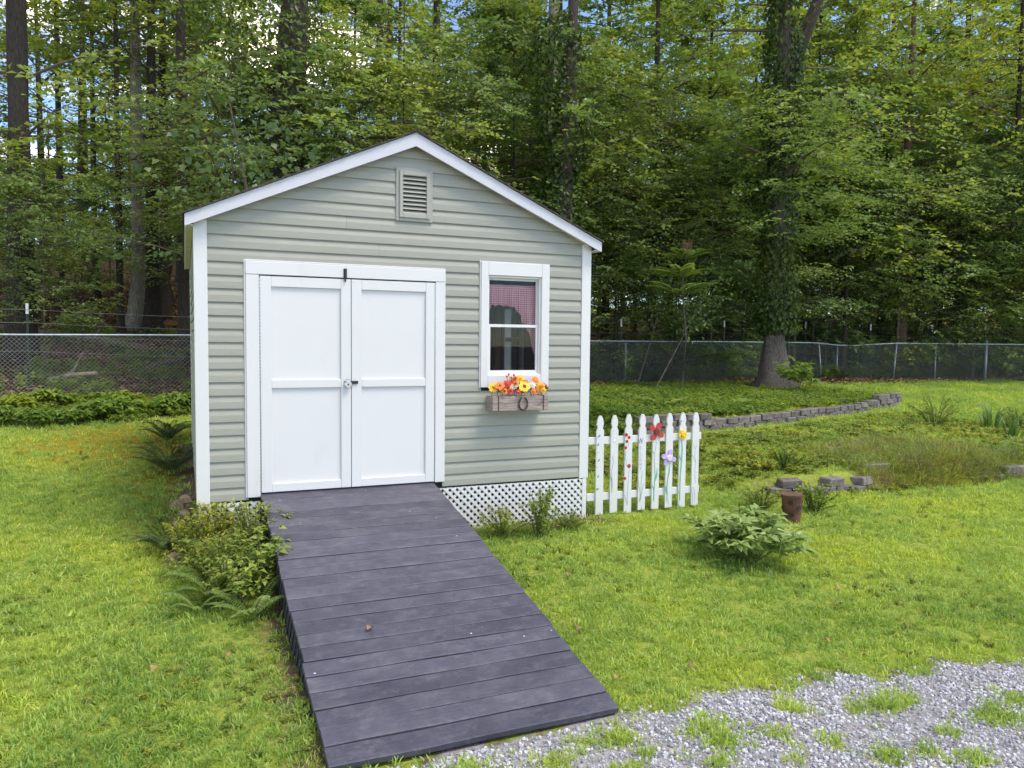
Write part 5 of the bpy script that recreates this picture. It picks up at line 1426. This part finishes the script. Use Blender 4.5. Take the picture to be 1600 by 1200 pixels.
scatter('terrace_weeds', np.stack([tx, ty, ground_z(tx, ty)-.005], 1), np.stack([NP.normal(size=n)*.1, NP.normal(size=n)*.1, NP.random(n)*6.28], 1), .7+.8*NP.random(n), WT)
xw, yw, rw = cone_points(5000, 2.6, 16)
kp = (~on_ramp(xw, yw)) & (~in_shed(xw, yw)) & (~near_wall(xw, yw)) & (yw > grav_edge(xw)+.1) & (yw < np.where(xw < 3, bed_edge_l(xw)-.2, 3.2)) & (np.sin(xw*1.3+1)*np.sin(yw*1.7)+.35*NP.normal(size=len(xw)) > .25)
xw, yw = xw[kp], yw[kp]; n = len(xw)
scatter('lawn_clover', np.stack([xw, yw, ground_z(xw, yw)], 1), np.stack([NP.normal(size=n)*.1, NP.normal(size=n)*.1, NP.random(n)*6.28], 1), .28+.3*NP.random(n), WT)
# dry grass mound on the terrace edge
DG = [proto('dry_tuft', blade_mesh(90+i, 26, .20, .0055, .10, M['leaf_dry'] if i < 1 else M['leaf_weed'], 'dry_tuft', .9)) for i in range(4)]
k = 1500; x = NP.uniform(7.9, 11.0, k); y = wall_b_y(x)+np.abs(NP.normal(size=k))*.75-.12
keep = (NP.random(k) < np.exp(-((x-9.5)/1.2)**2)+.15); x, y = x[keep], y[keep]; n = len(x)
scatter('dry_grass', np.stack([x, y, ground_z(x, y)-.01], 1), np.stack([.35+NP.normal(size=n)*.25, NP.normal(size=n)*.25, NP.normal(size=n)*.5], 1), .6+.7*NP.random(n), DG)
# undergrowth beyond the fence
n = 9000; x = NP.uniform(6, 34, n); y = 11.3+NP.random(n)**1.5*9; keep = NP.random(n) < np.interp(x, [6, 15, 19, 34], [.15, .3, .9, 1.0]); x, y = x[keep], y[keep]; n = len(x)
scatter('undergrowth', np.stack([x, y, ground_z(x, y)-.01], 1), np.stack([NP.normal(size=n)*.1, NP.normal(size=n)*.1, NP.random(n)*6.28], 1), 1.4+1.6*NP.random(n), WP)
n = 2600; x = NP.uniform(-13, 5, n); y = 9.9+NP.random(n)**1.3*7; keep = np.sin(x*1.9)*np.sin(y*1.4+x)+.5*NP.normal(size=n) > 0; x, y = x[keep], y[keep]; n = len(x)
scatter('shade_undergrowth', np.stack([x, y, ground_z(x, y)-.01], 1), np.stack([NP.normal(size=n)*.1, NP.normal(size=n)*.1, NP.random(n)*6.28], 1), .9+1.3*NP.random(n), WP)
# leaf litter on the forest floor
lt = leaf_arrays(NP.normal(size=(14, 3))*np.array([.18, .18, .012])+np.array([0, 0, .02]), NP.normal(size=(14, 3))*np.array([1, 1, .25]), np.array([0, 0, 1.])+NP.normal(size=(14, 3))*.4, NP.uniform(.06, .11, 14), NP.uniform(.04, .08, 14))
LT = [proto('litter', tri_mesh('litter', [lt], leaf_mat('litter_leaf', (.07, .04, .022), (.19, .115, .065), (.30, .20, .12), .1, .8)))]
n = 16000; x = NP.uniform(-14, 30, n); y = 9.8+NP.random(n)*17
scatter('leaf_litter', np.stack([x, y, ground_z(x, y)], 1), np.stack([NP.normal(size=n)*.1, NP.normal(size=n)*.1, NP.random(n)*6.28], 1), .8+.6*NP.random(n), LT)

# dry leaves lying about
LFM = tri_mesh('dry_leaf', [leaf_arrays(np.array([[-.03, 0, .004]]), np.array([[1., 0, .1]]), np.array([[0, .15, 1.]]), [.065], [.045], .3, .3)], M['dryleaf'])
for u, v in ((1310, 952), (1308, 925), (1080, 1050), (905, 992), (965, 1070), (357, 1034), (455, 1090), (300, 905), (1290, 1010), (240, 1055), (887, 905), (1415, 985)):
    x, y = pxz(u, v); tag(link_mesh('fallen_leaf', LFM, None, (x, y, gz(x, y)+.035), (.3, -.2, u)), 'small dry leaf lying on the short grass', 'leaf', 'dry leaves on the lawn')
p = rp(at_z(577, 1000, -.45)[0], 0, 0); q = at_z(577, 1000, -.46); s_ = (-q[1])/ca
pt = rp(q[0], s_, .012); tag(link_mesh('fallen_leaf', LFM, None, pt, (RA, .1, .8)), 'lone brown leaf lying on the ramp boards', 'leaf')
